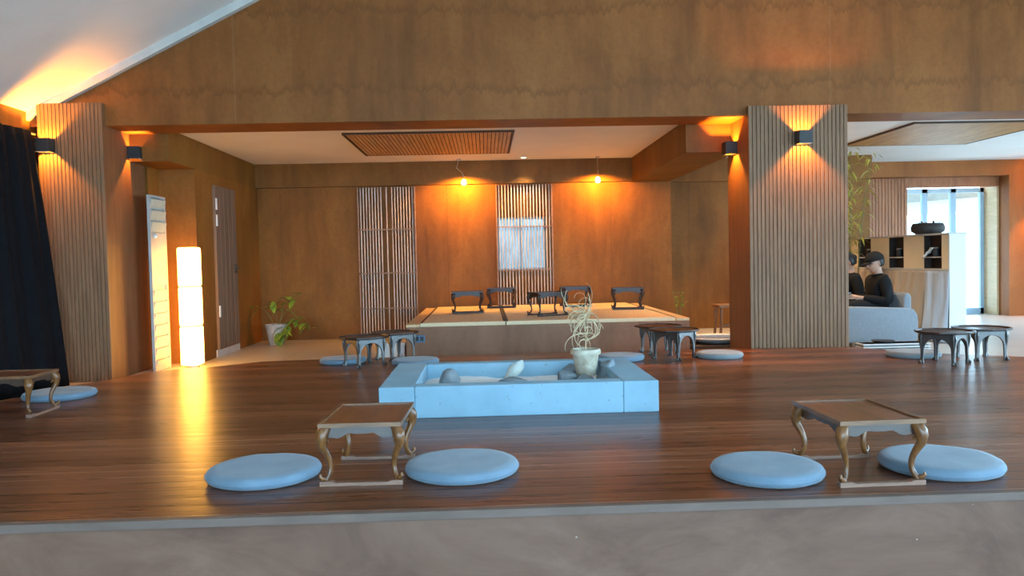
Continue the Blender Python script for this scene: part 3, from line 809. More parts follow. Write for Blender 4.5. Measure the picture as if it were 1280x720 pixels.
# ------------------------------------------------------------------ concrete planter with sand
pl = empty('planter_box', (0.193, 5.41, 0))
X0, X1, Y0, Y1, PH = -0.853, 0.850, -0.58, 0.575, 0.192
MB().box(X0, X0+0.215, Y0, Y1, 0, PH, 0.004, 1).build('end_block', M['concrete'], pl)
MB().box(X1-0.215, X1, Y0, Y1, 0, PH, 0.004, 1).build('end_block', M['concrete'], pl)
MB().box(X0+0.217, X1-0.217, Y0, Y0+0.13, 0, PH, 0.004, 1).build('front_wall', M['concrete'], pl)
MB().box(X0+0.217, X1-0.217, Y1-0.12, Y1, 0, PH, 0.004, 1).build('rear_wall', M['concrete'], pl)
def sandf(u, v):
    x = X0+0.217+u*(X1-X0-0.434); y = Y0+0.13+v*(Y1-Y0-0.25)
    return (x, y, 0.085+0.018*mnoise.noise(Vector((x*4, y*4, 1.3)))+0.012*mnoise.noise(Vector((x*10, y*10, 4))) + 0.03*(1-v)*0.5)
MB().grid(sandf, 50, 30).build('sand', M['sand'], pl, True)
tag(pl, 'low pale blue concrete planter box filled with white sand in mid stage', 'planter')

def rock(name_loc, sc, seed, mat, label, tilt=(0, 0, 0)):
    mb = MB()
    def fn(b): bmesh.ops.create_icosphere(b, subdivisions=3, radius=1.0)
    mb._new(fn)
    rq = random.Random(seed*17)
    planes = []
    for q in range(11):
        n_ = Vector((rq.uniform(-1, 1), rq.uniform(-1, 1), rq.uniform(-0.7, 1))).normalized()
        planes.append((n_, rq.uniform(0.62, 0.88)))
    for v in mb.bm.verts:
        p = v.co*1.12
        for n_, d_ in planes:
            e_ = p.dot(n_)-d_
            if e_ > 0: p = p-n_*e_
        p = p*(1+0.05*mnoise.noise(p*4+Vector((seed*2.3, 0, 0))))
        v.co = Vector((p.x*sc[0], p.y*sc[1], p.z*sc[2]))
    mb.transform(Euler(tilt).to_matrix().to_4x4())
    o = mb.build('stone', M[mat], None, True, 24)
    o.location = name_loc
    tag(o, label, 'stone', 'stones set in the sand')
rock((-0.265, 5.56, 0.135), (0.075, 0.07, 0.075), 1, 'rock', 'grey stone near the left end of the sand planter')
rock((0.175, 5.42, 0.115), (0.095, 0.06, 0.045), 2, 'rock', 'flat dark grey stone in the middle of the sand planter')
rock((0.185, 5.58, 0.165), (0.045, 0.045, 0.125), 3, 'palerock', 'pale stone leaning upright behind the flat middle stone', (0, R(38), 0))
rock((0.545, 5.50, 0.125), (0.090, 0.07, 0.062), 4, 'rock', 'grey stone at the left foot of the clay pot')
rock((0.60, 5.72, 0.140), (0.065, 0.06, 0.055), 5, 'rock', 'grey stone at the back left of the clay pot')
rock((0.665, 5.44, 0.095), (0.095, 0.075, 0.05), 6, 'rock', 'low grey stone under the front of the clay pot')
rock((0.835, 5.56, 0.150), (0.070, 0.08, 0.090), 7, 'rock', 'tall grey stone leaning on the right side of the clay pot', (0, R(20), 0))
rock((0.785, 5.40, 0.105), (0.070, 0.05, 0.035), 8, 'rock', 'low grey stone right of the clay pot by the planter end')

# clay pot with a dry curled plant
cp = empty('dry_potted_plant', (0.690, 5.56, 0.130))
MB().lathe([(0, 0), (0.066, 0), (0.07, 0.01), (0.092, 0.145), (0.104, 0.147), (0.108, 0.165), (0.102, 0.182), (0.092, 0.184), (0.086, 0.16), (0, 0.155)], 28).build('pot', M['clay'], cp, True, 50)
MB().lathe([(0, 0.158), (0.05, 0.160), (0.087, 0.157)], 20).build('soil', M['soil'], cp, True)
MB().tube([(0, 0, 0.155), (0.004, 0, 0.26), (-0.006, 0.004, 0.36), (0.0, 0, 0.45)], [0.005, 0.004, 0.004, 0.002], 6).build('stem', M['dry'], cp, True)
rn = random.Random(21)
def curl(z0, length, ang, rise, turn, r0):
    pts = []; x = y = 0.0; z = z0; a = ang; p = rise
    for k in range(13):
        pts.append((x, y, z))
        st = length/12
        x += math.cos(a)*math.cos(p)*st; y += math.sin(a)*math.cos(p)*st*0.9; z += math.sin(p)*st
        p += turn*(0.5+k/10)*0.22; a += 0.10*turn
    return pts, [r0*(1-0.75*k/12) for k in range(13)]
for k in range(46):
    z0 = 0.36+0.10*rn.random() if k > 12 else 0.23+0.10*rn.random()
    L = rn.uniform(0.14, 0.30) if k > 10 else rn.uniform(0.08, 0.16)
    pts, rr = curl(z0, L, rn.uniform(0, 2*PI), rn.uniform(-0.3, 0.9), rn.choice((-1, 1))*rn.uniform(0.5, 1.9), 0.0055)
    MB().tube(pts, rr, 5, flat=0.45).build('curled_leaf', M['dry'], cp, True)
tag(cp, 'dry pale curly plant in a lime-washed clay pot on the planter stones', 'potted plant')

# ------------------------------------------------------------------ tatami platform and mats
tp = empty('tatami_platform', (0.685, 10.32, FZ))
TX0, TX1, TY0, TY1, TZ = -1.565, 1.565, -1.55, 1.49, 0.40
MB().box(TX0, TX1, TY0, TY1, 0, TZ).build('base', M['platform'], tp)
MB().box(TX0, TX0+0.15, TY0, TY1, TZ, TZ+0.03, 0.003, 1).build('side_edging', M['edging'], tp)
MB().box(TX1-0.15, TX1, TY0, TY1, TZ, TZ+0.03, 0.003, 1).build('side_edging', M['edging'], tp)
tag(tp, 'wide low brown platform carrying the tatami mats before the back wall', 'platform')
mx0, mx1 = -1.41, 1.41
cells = [(mx0, -0.475, TY0, 0.18, 'straw tatami mat at the front left of the platform'),
         (-0.465, mx1, TY0, 0.18, 'wide straw tatami mat at the front right of the platform'),
         (mx0, -0.475, 0.19, TY1, 'straw tatami mat at the back left of the platform'),
         (-0.465, mx1, 0.19, TY1, 'wide straw tatami mat at the back right of the platform')]
for x0, x1, y0, y1, lb in cells:
    t = empty('tatami_mat', ((x0+x1)/2+0.685, (y0+y1)/2+10.32, FZ+TZ+0.001))
    hx, hy = (x1-x0)/2, (y1-y0)/2
    MB().box(-hx, hx, -hy, hy, 0, 0.042, 0.003, 1).build('mat', M['tatami'], t)
    for s in (-1, 1):
        MB().box(s*hx-0.012*(1+s), s*hx+0.012*(1-s), -hy, hy, 0.042, 0.0435).build('cloth_border', M['cubby'], t)
    tag(t, lb, 'tatami mat', 'tatami mats on the platform')
sk = empty('socket_plate', (-0.04, 8.768, 0.103))
MB().box(-0.06, 0.06, -0.010, 0, -0.04, 0.04, 0.004, 2).build('plate', M['bluesocket'], sk)
MB().box(-0.045, -0.008, -0.013, -0.010, -0.024, 0.024).box(0.008, 0.045, -0.013, -0.010, -0.024, 0.024).build('outlet', M['black'], sk)
sk.location = (-0.735, 8.770, 0.103)
tag(sk, 'small blue wall socket on the front of the platform', 'socket')
wb = empty('storage_box', (-1.07, 8.98, FZ))
MB().box(-0.16, 0.16, -0.11, 0.11, 0, 0.19, 0.006, 2).build('body', M['whiteplastic'], wb)
MB().box(-0.168, 0.168, -0.118, 0.118, 0.19, 0.22, 0.006, 2).build('lid', M['whiteplastic'], wb)
tag(wb, 'small white box on the floor left of the platform, under the tables', 'box')

# ------------------------------------------------------------------ green plant in grey pot
def leaf(mb, p, d, L, W, droop=0.4):
    d = Vector(d).normalized(); up = Vector((0, 0, 1))
    side = d.cross(up)
    side = side.normalized() if side.length > 1e-3 else Vector((1, 0, 0))
    nn = side.cross(d)
    n = 5
    rows = []
    for k in range(n+1):
        t = k/n
        c = Vector(p)+d*L*t-up*droop*L*t*t
        w = W*math.sin(PI*min(1, t*0.93+0.07))**0.8
        rows.append([mb.bm.verts.new(c+side*w+nn*0.15*w), mb.bm.verts.new(c-nn*0.05*w), mb.bm.verts.new(c-side*w+nn*0.15*w)])
    for a, b in zip(rows, rows[1:]):
        mb.bm.faces.new((a[0], a[1], b[1], b[0])); mb.bm.faces.new((a[1], a[2], b[2], b[1]))
gp = empty('potted_plant', (-2.95, 11.32, FZ))
MB().lathe([(0, 0), (0.098, 0), (0.104, 0.01), (0.150, 0.265), (0.155, 0.275), (0.152, 0.285), (0.140, 0.285), (0.135, 0.25), (0, 0.245)], 28).build('pot', M['greypot'], gp, True, 50)
MB().lathe([(0, 0.248), (0.07, 0.252), (0.134, 0.249)], 20).build('soil', M['soil'], gp, True)
rn = random.Random(5)
stems = [((0.02, 0, 0.25), (0.0, 0, 0.50), (-0.03, 0, 0.60)), ((0.03, 0, 0.25), (0.10, 0, 0.48), (0.36, -0.02, 0.70)),
         ((0.05, 0, 0.25), (0.20, -0.03, 0.40), (0.42, -0.05, 0.37)), ((0.05, 0, 0.25), (0.30, -0.04, 0.42), (0.50, -0.06, 0.22)),
         ((0.06, -0.05, 0.25), (0.14, -0.14, 0.32), (0.10, -0.17, 0.10)), ((-0.03, 0, 0.25), (-0.10, 0, 0.50), (-0.24, 0, 0.54)),
         ((0.02, 0.04, 0.25), (0.10, 0.08, 0.55), (0.14, 0.08, 0.66)), ((0.05, -0.03, 0.25), (0.16, -0.08, 0.36), (0.24, -0.10, 0.20))]
for s in stems:
    P0, P1, P2 = map(Vector, s)
    path = [P0*(1-t)**2+P1*2*t*(1-t)+P2*t*t for t in [k/10 for k in range(11)]]
    MB().tube(path, [0.006-0.0004*k for k in range(11)], 6).build('stem', M['stem'], gp, True)
    for k in ((5, 7, 8, 9, 10) if s is not stems[5] else (9, 10)):
        mb = MB()
        dr = Vector((rn.uniform(-1, 1), rn.uniform(-1, 0.3), rn.uniform(-0.4, 0.5)))
        leaf(mb, path[k], dr, rn.uniform(0.12, 0.19), rn.uniform(0.036, 0.056), rn.uniform(0.4, 0.9))
        mb.build('leaf', M['leaf'], gp, True)
tag(gp, 'leafy green plant in a tapered pale grey pot on the floor by the back wall', 'potted plant')
# small plant right of the platform
sp_ = empty('small_potted_plant', (2.78, 11.45, FZ))
MB().lathe([(0, 0), (0.07, 0), (0.09, 0.16), (0.08, 0.165), (0.075, 0.14), (0, 0.14)], 20).build('pot', M['greypot'], sp_, True, 50)
for k in range(9):
    a = rn.uniform(0, 2*PI); hgt = rn.uniform(0.25, 0.42)
    tip = Vector((0.09*math.cos(a), 0.09*math.sin(a), 0.14+hgt))
    MB().tube([(0.02*math.cos(a), 0.02*math.sin(a), 0.13), (tip*0.5+Vector((0, 0, 0.1))), tip], [0.004, 0.003, 0.002], 5).build('stem', M['stem'], sp_, True)
    for q in range(3):
        mb = MB(); leaf(mb, tip*(0.75+0.12*q)+Vector((0, 0, 0.03)), (rn.uniform(-1, 1), rn.uniform(-1, 1), 0.5), 0.09, 0.016)
        mb.build('leaf', M['leaf'], sp_, True)
tag(sp_, 'small green plant on the floor at the right rear of the platform', 'potted plant')
# stool by the right pillar
st = empty('wooden_stool', (3.20, 10.45, FZ))
MB().box(-0.17, 0.17, -0.16, 0.16, 0.43, 0.465, 0.006, 2).build('seat', M['stool'], st)
for sx in (-1, 1):
    for sy in (-1, 1):
        MB().tube([(sx*0.125, sy*0.12, 0.43), (sx*0.15, sy*0.14, 0.0)], [0.021, 0.017], 8).build('leg', M['stool'], st, True)
MB().box(-0.13, 0.13, -0.012, 0.012, 0.17, 0.20).build('stretcher', M['stool'], st)
tag(st, 'brown wooden stool half hidden behind the right slatted pillar', 'stool')
# blue basin beside the pillar
ba = empty('basin_tray', (2.70, 9.25, FZ))
MB().box(-0.40, 0.40, -0.40, 0.40, 0, 0.10).build('plinth', M['slatgap'], ba)
MB().lathe([(0.20, 0.10), (0.34, 0.145), (0.37, 0.155), (0.375, 0.165), (0.36, 0.168), (0.30, 0.145), (0.30, 0.13)], 40, sy=0.95).build('rim', M['whiteplastic'], ba, True)
MB().lathe([(0, 0.148), (0.28, 0.147), (0.345, 0.158)], 40, sy=0.95).build('glazed_surface', M['water'], ba, True)
tag(ba, 'shallow blue basin with white rim on the floor by the right pillar', 'basin')
# slatted low box right of the pillar
gr = empty('slatted_low_box', (4.30, 8.32, FZ))
mb = MB()
for k in range(5):
    mb.box(-0.36, 0.36, -0.10, 0.10, 0.02+k*0.028, 0.036+k*0.028)
mb.build('slats', M['whitetrim'], gr)
MB().box(-0.34, 0.34, -0.085, 0.085, 0.0, 0.148).build('body', M['black'], gr)
MB().lathe([(0, 0.148), (0.09, 0.148), (0.12, 0.175), (0, 0.18)], 20, Matrix.Translation((-0.10, 0, 0))).build('dish', M['black'], gr, True)
tag(gr, 'low grey slatted box on the floor in front of the sofa', 'box')

# ------------------------------------------------------------------ shelf divider
dv = empty('shelf_divider', (5.5, 9.3, FZ))
L = 2.60; ZT = 1.30; ZS = 0.89; ZM = 1.03
MB().box(0.0, 0.20, 0.0, 0.022, 0, ZT).build('end_panel', M['creamend'], dv)
MB().box(-0.015, 0.215, -0.012, L, ZT, ZT+0.022, 0.002, 1).build('top_board', M['whitetrim'], dv)
MB().box(0.09, 0.11, 0.022, L, 0, ZT).build('back_panel', M['cubby'], dv)
MB().box(0.0, 0.18, 0.022, L, ZS-0.022, ZS).build('bottom_shelf', M['whitetrim'], dv)
edges = [0.022, 0.175, 0.541, 1.048, 1.408, 1.943, 2.31, L]
for i in range(7):
    a, b = edges[i], edges[i+1]
    if i % 2 == 0:
        MB().box(0.0, 0.088, a+(0.012 if i else 0), b-0.012, ZS, ZT).build('door_panel', M['cream'], dv)
    else:
        MB().box(0.002, 0.088, a-0.011, a-0.001, ZS, ZT).box(0.002, 0.088, b+0.001, b+0.011, ZS, ZT).build('cubby_side', M['cubby'], dv)
        MB().box(0.0, 0.088, a, b, ZM-0.006, ZM+0.006).build('cubby_shelf', M['whitetrim'], dv)
tag(dv, 'long cream and dark shelf divider standing behind the sofa', 'shelf unit')
mug = []
for y, lb in ((9.66, 'nearest the white end panel, beside a white cloth'), (10.53, 'in the middle dark opening of the divider'), (11.37, 'in the farthest dark opening of the divider')):
    t = empty('tea_caddy', (5.545, y, FZ+ZM+0.0065))
    MB().lathe([(0, 0), (0.036, 0), (0.04, 0.01), (0.04, 0.09), (0.034, 0.10), (0, 0.10)], 18).build('body', M['black'], t, True, 50)
    MB().lathe([(0, 0.10), (0.035, 0.10), (0.035, 0.115), (0, 0.118)], 18).build('lid', M['cleat'], t, True, 50)
    tag(t, 'small black caddy ' + lb, 'caddy', 'black caddies in the divider openings')
cl = empty('white_cloth', (5.50, 9.79, FZ+ZM+0.006))
mb = MB()
def clf(u, v):
    a = v-0.5
    x = -0.005+0.06*a-0.055*max(0, u-0.45)*1.2; z = 0.11-0.16*u*(0.7+0.3*v)
    if u < 0.55: x = 0.03-0.04*u
    return (x-0.012*math.sin(u*6+v*4), -0.05+0.10*v+0.015*math.sin(u*5)-0.10*(1-u)*0.9, max(0.004, z) if x > -0.045 else z)
mb.grid(clf, 16, 12)
c = mb.build('folded_cloth', M['creamend'], cl, True, 180); md = c.modifiers.new('thick', 'SOLIDIFY'); md.thickness = 0.02
tag(cl, 'crumpled white cloth in the near dark opening of the divider', 'cloth')
bk = empty('woven_basket', (5.60, 9.94, FZ+ZT+0.022))
MB().lathe([(0, 0), (0.14, 0), (0.19, 0.03), (0.20, 0.08), (0.18, 0.13), (0.165, 0.14), (0.15, 0.13), (0.0, 0.11)], 28).build('body', M['basket'], bk, True, 60)
for s in (-1, 1):
    MB().tube([(0.02*s, s*0.17, 0.125), (0.02*s, s*0.175, 0.16), (-0.02, s*0.15, 0.165), (-0.02, s*0.155, 0.13)], 0.008, 8).build('handle', M['basket'], bk, True)
tag(bk, 'dark round woven basket on top of the shelf divider', 'basket')

# cloth hung below the shelves
def drape(name, y0, y1, mat, label, sweep, seed):
    def fn(u, v):
        y = y0+(y1-y0)*u
        z = FZ+0.866-(0.858)*v
        amp = (0.012+0.028*v)*min(1.0, 0.15+6*u)
        ph = u*(y1-y0)*30
        x = 5.494-0.004-amp*(0.5+0.5*math.sin(ph+1.7*math.sin(v*2.5+seed)))-0.03*v*min(1.0, 4*u)
        yy = y+sweep*v*v*(1-u)*0.5+0.02*math.sin(v*5+u*9+seed)*min(1.0, 5*u)*min(1.0, 5*(1-u))
        return (x, yy, z)
    mb = MB().grid(fn, 70, 24).transform(Matrix.Translation((-5.4, -(y0+y1)/2, -FZ)))
    o = mb.build(name, mat, None, True, 180)
    o.location = (5.4, (y0+y1)/2, FZ)
    md = o.modifiers.new('thick', 'SOLIDIFY'); md.thickness = 0.006
    tag(o, label, 'cloth')
drape('hanging_cloth', 9.303, 9.80, M['drapelight'], 'silver-grey pleated cloth hanging below the shelves beside the white end panel', 0.06, 1.0)
drape('hanging_cloth', 9.804, 11.75, M['drape'], 'taupe cloth hanging below the shelves behind the sofa', 0.3, 2.2)

# ------------------------------------------------------------------ sofa
so = empty('sofa', (4.60, 9.82, FZ))
def arm(y0, y1):
    pts = [(-0.46, 0.07), (0.345, 0.07), (0.365, 0.10), (0.372, 0.30), (0.362, 0.38), (0.33, 0.435), (0.27, 0.455), (-0.40, 0.487), (-0.455, 0.47), (-0.47, 0.42)]
    return MB().prism(pts, y0, y1, 'y', bev=0.02)
arm(-0.80, -0.66).build('arm', M['sofa'], so, True, 50)
arm(0.66, 0.80).build('arm', M['sofa'], so, True, 50)
MB().box(-0.45, 0.258, -0.655, 0.655, 0.07, 0.22, 0.02, 3).build('seat_base', M['sofa'], so, True)
for s in (-1, 1):
    MB().box(-0.46, 0.255, min(0, s*0.65)+0.004, max(0, s*0.65)-0.004, 0.222, 0.36, 0.035, 4).build('seat_cushion', M['sofa'], so, True)
prof = [(0.262, 0.08), (0.352, 0.08), (0.368, 0.56), (0.360, 0.60), (0.335, 0.622), (0.298, 0.618), (0.276, 0.59)]
MB().prism(prof, -0.655, 0.655, 'y', bev=0.012).build('backrest', M['sofa'], so, True, 50)
for sx in (-0.36, 0.27):
    for sy in (-0.72, 0.72):
        MB().tube([(sx, sy, 0.08), (sx*1.05, sy, 0.0)], [0.024, 0.018], 10).build('leg', M['legwood'], so, True)
tag(so, 'pale grey upholstered sofa with rounded arms in front of the shelf divider', 'sofa')

# ------------------------------------------------------------------ people
def skin_mesh(joints, edges, sub=2, voxel=None, extra=None):
    """one continuous surface grown on a skeleton of joints (name -> (co, rx, ry))"""
    names = list(joints)
    me = bpy.data.meshes.new('skel')
    me.from_pydata([joints[n][0] for n in names], [(names.index(a), names.index(b)) for a, b in edges], [])
    o = bpy.data.objects.new('skel', me); COL.objects.link(o)
    sk_ = o.modifiers.new('skin', 'SKIN'); sk_.use_smooth_shade = True
    ly = me.skin_vertices[0].data if me.skin_vertices else None
    if ly is None:
        bm = bmesh.new(); bm.from_mesh(me); bm.verts.layers.skin.verify(); bm.to_mesh(me); bm.free()
        ly = me.skin_vertices[0].data
    for i, n in enumerate(names):
        ly[i].radius = joints[n][1]; ly[i].use_root = (i == 0)
    ss = o.modifiers.new('sub', 'SUBSURF'); ss.levels = sub; ss.render_levels = sub
    dg = bpy.context.evaluated_depsgraph_get(); dg.update()
    m2 = bpy.data.meshes.new_from_object(o.evaluated_get(dg))
    bpy.data.objects.remove(o)
    if extra is not None:
        bm = bmesh.new(); bm.from_mesh(m2); bm.from_mesh(extra); bm.to_mesh(m2); bm.free()
    if voxel:
        o = bpy.data.objects.new('rm', m2); COL.objects.link(o)
        rm = o.modifiers.new('rm', 'REMESH'); rm.mode = 'VOXEL'; rm.voxel_size = voxel; rm.use_smooth_shade = True
        sm = o.modifiers.new('sm', 'SMOOTH'); sm.factor = 0.5; sm.iterations = 2
        dg = bpy.context.evaluated_depsgraph_get(); dg.update()
        m3 = bpy.data.meshes.new_from_object(o.evaluated_get(dg))
        bpy.data.objects.remove(o); m2 = m3
    for p in m2.polygons: p.use_smooth = True
    m2.materials.clear()
    return m2

def head_mesh():
    """head looking along -x, centred between the ears; about 0.23 high"""
    b = bmesh.new()
    bmesh.ops.create_uvsphere(b, u_segments=40, v_segments=30, radius=1.0)
    for v in b.verts:
        x, y, z = v.co
        fx = max(0, -x)
        p = Vector((x*0.098, y*0.076, z*0.118))
        if z < 0:                                   # narrow the jaw, bring the chin forward
            p.y *= 1-0.28*(-z)**1.3
            if x > 0: p.x *= 1-0.35*(-z)
            else: p.x -= 0.006*(-z)
        if fx > 0.3:                                # face relief
            def g(cy, cz, sy, sz): return math.exp(-((y-cy)/sy)**2-((z-cz)/sz)**2)*fx
            p.x -= 0.026*g(0, -0.20, 0.13, 0.13)    # nose tip
            p.x -= 0.013*g(0, 0.0, 0.09, 0.20)      # nose bridge
            p.x += 0.012*g(0.36, 0.04, 0.18, 0.11)+0.012*g(-0.36, 0.04, 0.18, 0.11)   # eye sockets
            p.x -= 0.006*g(0.34, 0.21, 0.26, 0.06)+0.006*g(-0.34, 0.21, 0.26, 0.06)   # brow
            p.x -= 0.009*g(0, -0.46, 0.22, 0.045)+0.008*g(0, -0.56, 0.20, 0.05)       # lips
            p.x += 0.006*g(0, -0.51, 0.24, 0.03)
            p.x -= 0.010*g(0, -0.84, 0.25, 0.14)    # chin
        v.co = p
    for s in (-1, 1):                               # ears
        e = bmesh.new(); bmesh.ops.create_uvsphere(e, u_segments=14, v_segments=10, radius=1)
        for v in e.verts:
            v.co = Vector((v.co.x*0.017+0.012, v.co.y*0.009+s*0.077, v.co.z*0.030-0.008))
        me = bpy.data.meshes.new('e'); e.to_mesh(me); e.free(); b.from_mesh(me); bpy.data.meshes.remove(me)
    return b

def finger_chain(J, E, wrist, base, dirv, side, nm, rscale=1.0):
    """five fingers curled round something held in front of the palm"""
    dirv = Vector(dirv).normalized(); side = Vector(side).normalized(); pal = dirv.cross(side).normalized()
    b0 = Vector(base)
    for k, (off, ln) in enumerate(((-0.030, 0.062), (-0.010, 0.074), (0.010, 0.070), (0.029, 0.055))):
        p = b0+side*off; prev = None
        for q, (f, c) in enumerate(((0, 0), (0.45, 0.10), (0.78, 0.40), (0.95, 0.80))):
            n = '%s_f%d_%d' % (nm, k, q)
            J[n] = (tuple(p+dirv*ln*f+pal*ln*c*0.55), (0.0092-0.0008*q,)*2)
            E.append((prev if prev else wrist, n)); prev = n
    p = b0-dirv*0.045-side*0.036; prev = None
    for q, (f, sd, c) in enumerate(((0, 0, 0), (0.022, -0.014, 0.018), (0.048, -0.010, 0.034))):
        n = '%s_t_%d' % (nm, q)
        J[n] = (tuple(p+dirv*f+side*sd+pal*c), (0.0105-0.001*q,)*2)
        E.append((prev if prev else wrist, n)); prev = n

def person(name, loc, label, look, lean, cap, jacket_m, trousers_m, group):
    """seated figure facing -x; origin on the floor below the hips"""
    t = empty(name, loc)
    hipz = 0.455
    sx = -0.055-lean            # shoulder x
    shz = hipz+0.335
    hx, hz = sx-0.040, shz+0.190   # head centre
    J, E = {}, []
    J['pelvis'] = ((0.0, 0, hipz), (0.115, 0.135))
    J['neck0'] = ((sx-0.018, 0, shz+0.035), (0.055, 0.055)); J['neck1'] = ((hx+0.03, 0, hz-0.07), (0.050, 0.050)); J['headc'] = ((hx+0.01, 0, hz-0.01), (0.055, 0.055))
    J['chest'] = ((sx+0.02, 0, shz-0.07), (0.090, 0.120)); J['belly'] = ((0.005, 0, hipz+0.13), (0.088, 0.105))
    E += [('pelvis', 'belly'), ('belly', 'chest'), ('chest', 'neck0'), ('neck0', 'neck1'), ('neck1', 'headc')]
    for s, nm in ((-1, 'r'), (1, 'l')):
        J['sh'+nm] = ((sx, s*0.165, shz-0.02), (0.055, 0.055)); J['el'+nm] = ((sx+0.015, s*0.215, shz-0.275), (0.042, 0.042))
        J['wr'+nm] = ((sx-0.245, s*0.10, shz-0.225), (0.028, 0.024)); J['pa'+nm] = ((sx-0.305, s*0.065, shz-0.215), (0.022, 0.030))
        E += [('chest', 'sh'+nm), ('sh'+nm, 'el'+nm), ('el'+nm, 'wr'+nm), ('wr'+nm, 'pa'+nm)]
        finger_chain(J, E, 'pa'+nm, (sx-0.34, s*0.050, shz-0.21), (-1, -s*0.25, 0.15), (0, -s*0.55, 0.83), 'h'+nm)
        J['hp'+nm] = ((-0.06, s*0.10, hipz-0.01), (0.085, 0.085)); J['kn'+nm] = ((-0.43, s*0.115, hipz+0.03), (0.062, 0.062))
        J['ca'+nm] = ((-0.40, s*0.115, hipz-0.16), (0.055, 0.055)); J['an'+nm] = ((-0.43, s*0.115, 0.085), (0.036, 0.036)); J['to'+nm] = ((-0.57, s*0.12, 0.035), (0.034, 0.026))
        E += [('pelvis', 'hp'+nm), ('hp'+nm, 'kn'+nm), ('kn'+nm, 'ca'+nm), ('ca'+nm, 'an'+nm), ('an'+nm, 'to'+nm)]
    hb = head_mesh()
    Mh = Matrix.Translation((hx, 0, hz)) @ Matrix.Rotation(R(look[1]), 4, 'Z') @ Matrix.Rotation(R(-look[0]), 4, 'Y')
    hb.transform(Mh)
    hm = bpy.data.meshes.new('h'); hb.to_mesh(hm); hb.free()
    body = skin_mesh(J, E, 2, 0.0058, hm)
    link('body', body, M['skin'], t)
    # jacket: torso, collar and sleeves
    JJ, EE = {}, []
    JJ['pelvis'] = ((0.0, 0, hipz-0.0), (0.128, 0.165)); JJ['belly'] = ((0.005, 0, hipz+0.13), (0.126, 0.160)); JJ['chest'] = ((sx+0.02, 0, shz-0.07), (0.125, 0.165))
    JJ['neck0'] = ((sx-0.012, 0, shz+0.035), (0.082, 0.082)); JJ['col'] = ((sx-0.026, 0, shz+0.075), (0.068, 0.070))
    EE += [('pelvis', 'belly'), ('belly', 'chest'), ('chest', 'neck0'), ('neck0', 'col')]
    for s, nm in ((-1, 'r'), (1, 'l')):
        for q, rad in (('sh', 0.080), ('el', 0.080), ('wr', 0.046)):
            JJ[q+nm] = (J[q+nm][0], (rad, rad))
        EE += [('chest', 'sh'+nm), ('sh'+nm, 'el'+nm), ('el'+nm, 'wr'+nm)]
    link('jacket', skin_mesh(JJ, EE, 2), jacket_m, t)
    TT, TE = {}, []
    TT['pelvis'] = ((0.0, 0, hipz-0.02), (0.118, 0.150))
    for s, nm in ((-1, 'r'), (1, 'l')):
        for q, rad in (('hp', 0.096), ('kn', 0.080), ('ca', 0.072)):
            TT[q+nm] = (J[q+nm][0], (rad, rad))
        TT['an'+nm] = ((-0.425, s*0.115, 0.11), (0.062, 0.062))
        TE += [('pelvis', 'hp'+nm), ('hp'+nm, 'kn'+nm), ('kn'+nm, 'ca'+nm), ('ca'+nm, 'an'+nm)]
    link('trousers', skin_mesh(TT, TE, 2), trousers_m, t)
    for s in (-1, 1):
        mb = MB().ball((-0.495, s*0.118, 0.045), 1.0, (0.115, 0.048, 0.045))
        for v in mb.bm.verts: v.co.z = max(0.003, v.co.z)
        mb.build('shoe', M['shoe'], t, True)
    # hair
    mb = MB().ball((0.012, 0, 0.018), 1.0, (0.098, 0.084, 0.110), 32, 20)
    geom = [v for v in mb.bm.verts if v.co.z < (-0.055 if v.co.x > 0.0 else 0.03) or (v.co.x < -0.055 and v.co.z < 0.075)]
    bmesh.ops.delete(mb.bm, geom=geom, context='VERTS')
    mb.transform(Mh)
    h_ = mb.build('hair', M['hair'], t, True, 180); md = h_.modifiers.new('thick', 'SOLIDIFY'); md.thickness = 0.008; md.offset = 1
    if cap:
        mb = MB().ball((0.004, 0, 0.032), 1.0, (0.112, 0.094, 0.102), 36, 24)
        bmesh.ops.delete(mb.bm, geom=[v for v in mb.bm.verts if v.co.z < 0.030+0.1*v.co.x*0.2], context='VERTS')
        mb.transform(Mh)
        c_ = mb.build('cap', M['trousers'], t, True, 180); md = c_.modifiers.new('thick', 'SOLIDIFY'); md.thickness = 0.005; md.offset = 1
        def brim(u, v):
            a = (u-0.5)*1.7
            r0 = 0.105+0.075*v*math.cos(a)**0.6
            return (-math.cos(a)*r0, math.sin(a)*0.092*(1-0.10*v), 0.036-0.018*v*v-0.02*abs(math.sin(a))**2)
        mb = MB().grid(brim, 18, 6); mb.transform(Mh)
        b_ = mb.build('brim', M['trousers'], c_, True, 180); md = b_.modifiers.new('thick', 'SOLIDIFY'); md.thickness = 0.006
        mb = MB()
        for s in (-1, 1):
            ring = [(-0.104+0.004*math.cos(k*PI/8)*0, s*0.033+0.024*math.cos(k*PI/8), 0.004+0.017*math.sin(k*PI/8)) for k in range(17)]
            mb.tube(ring, 0.0022, 6)
            mb.tube([(-0.103, s*0.057, 0.010), (-0.06, s*0.078, 0.010), (0.012, s*0.083, 0.006), (0.022, s*0.083, -0.008)], 0.0022, 6)
        mb.tube([(-0.106, -0.010, 0.006), (-0.110, 0, 0.010), (-0.106, 0.010, 0.006)], 0.0022, 6)
        mb.transform(Mh); mb.build('glasses', M['steel'], t, True)
    else:
        mb = MB().ball((0.095, 0, 0.03), 0.040); mb.transform(Mh); mb.build('hair_bun', M['hair'], h_, True)
        mb = MB().tube([(-0.07+sx-0.02, 0.10*s_, shz+0.045) for s_ in (-1, -0.5, 0, 0.5, 1)], 0.012, 8)
        mb.build('lime_collar', M['lime'], t, True)
    tag(t, label, 'person', group)
    return t, (sx-0.34, shz-0.20)
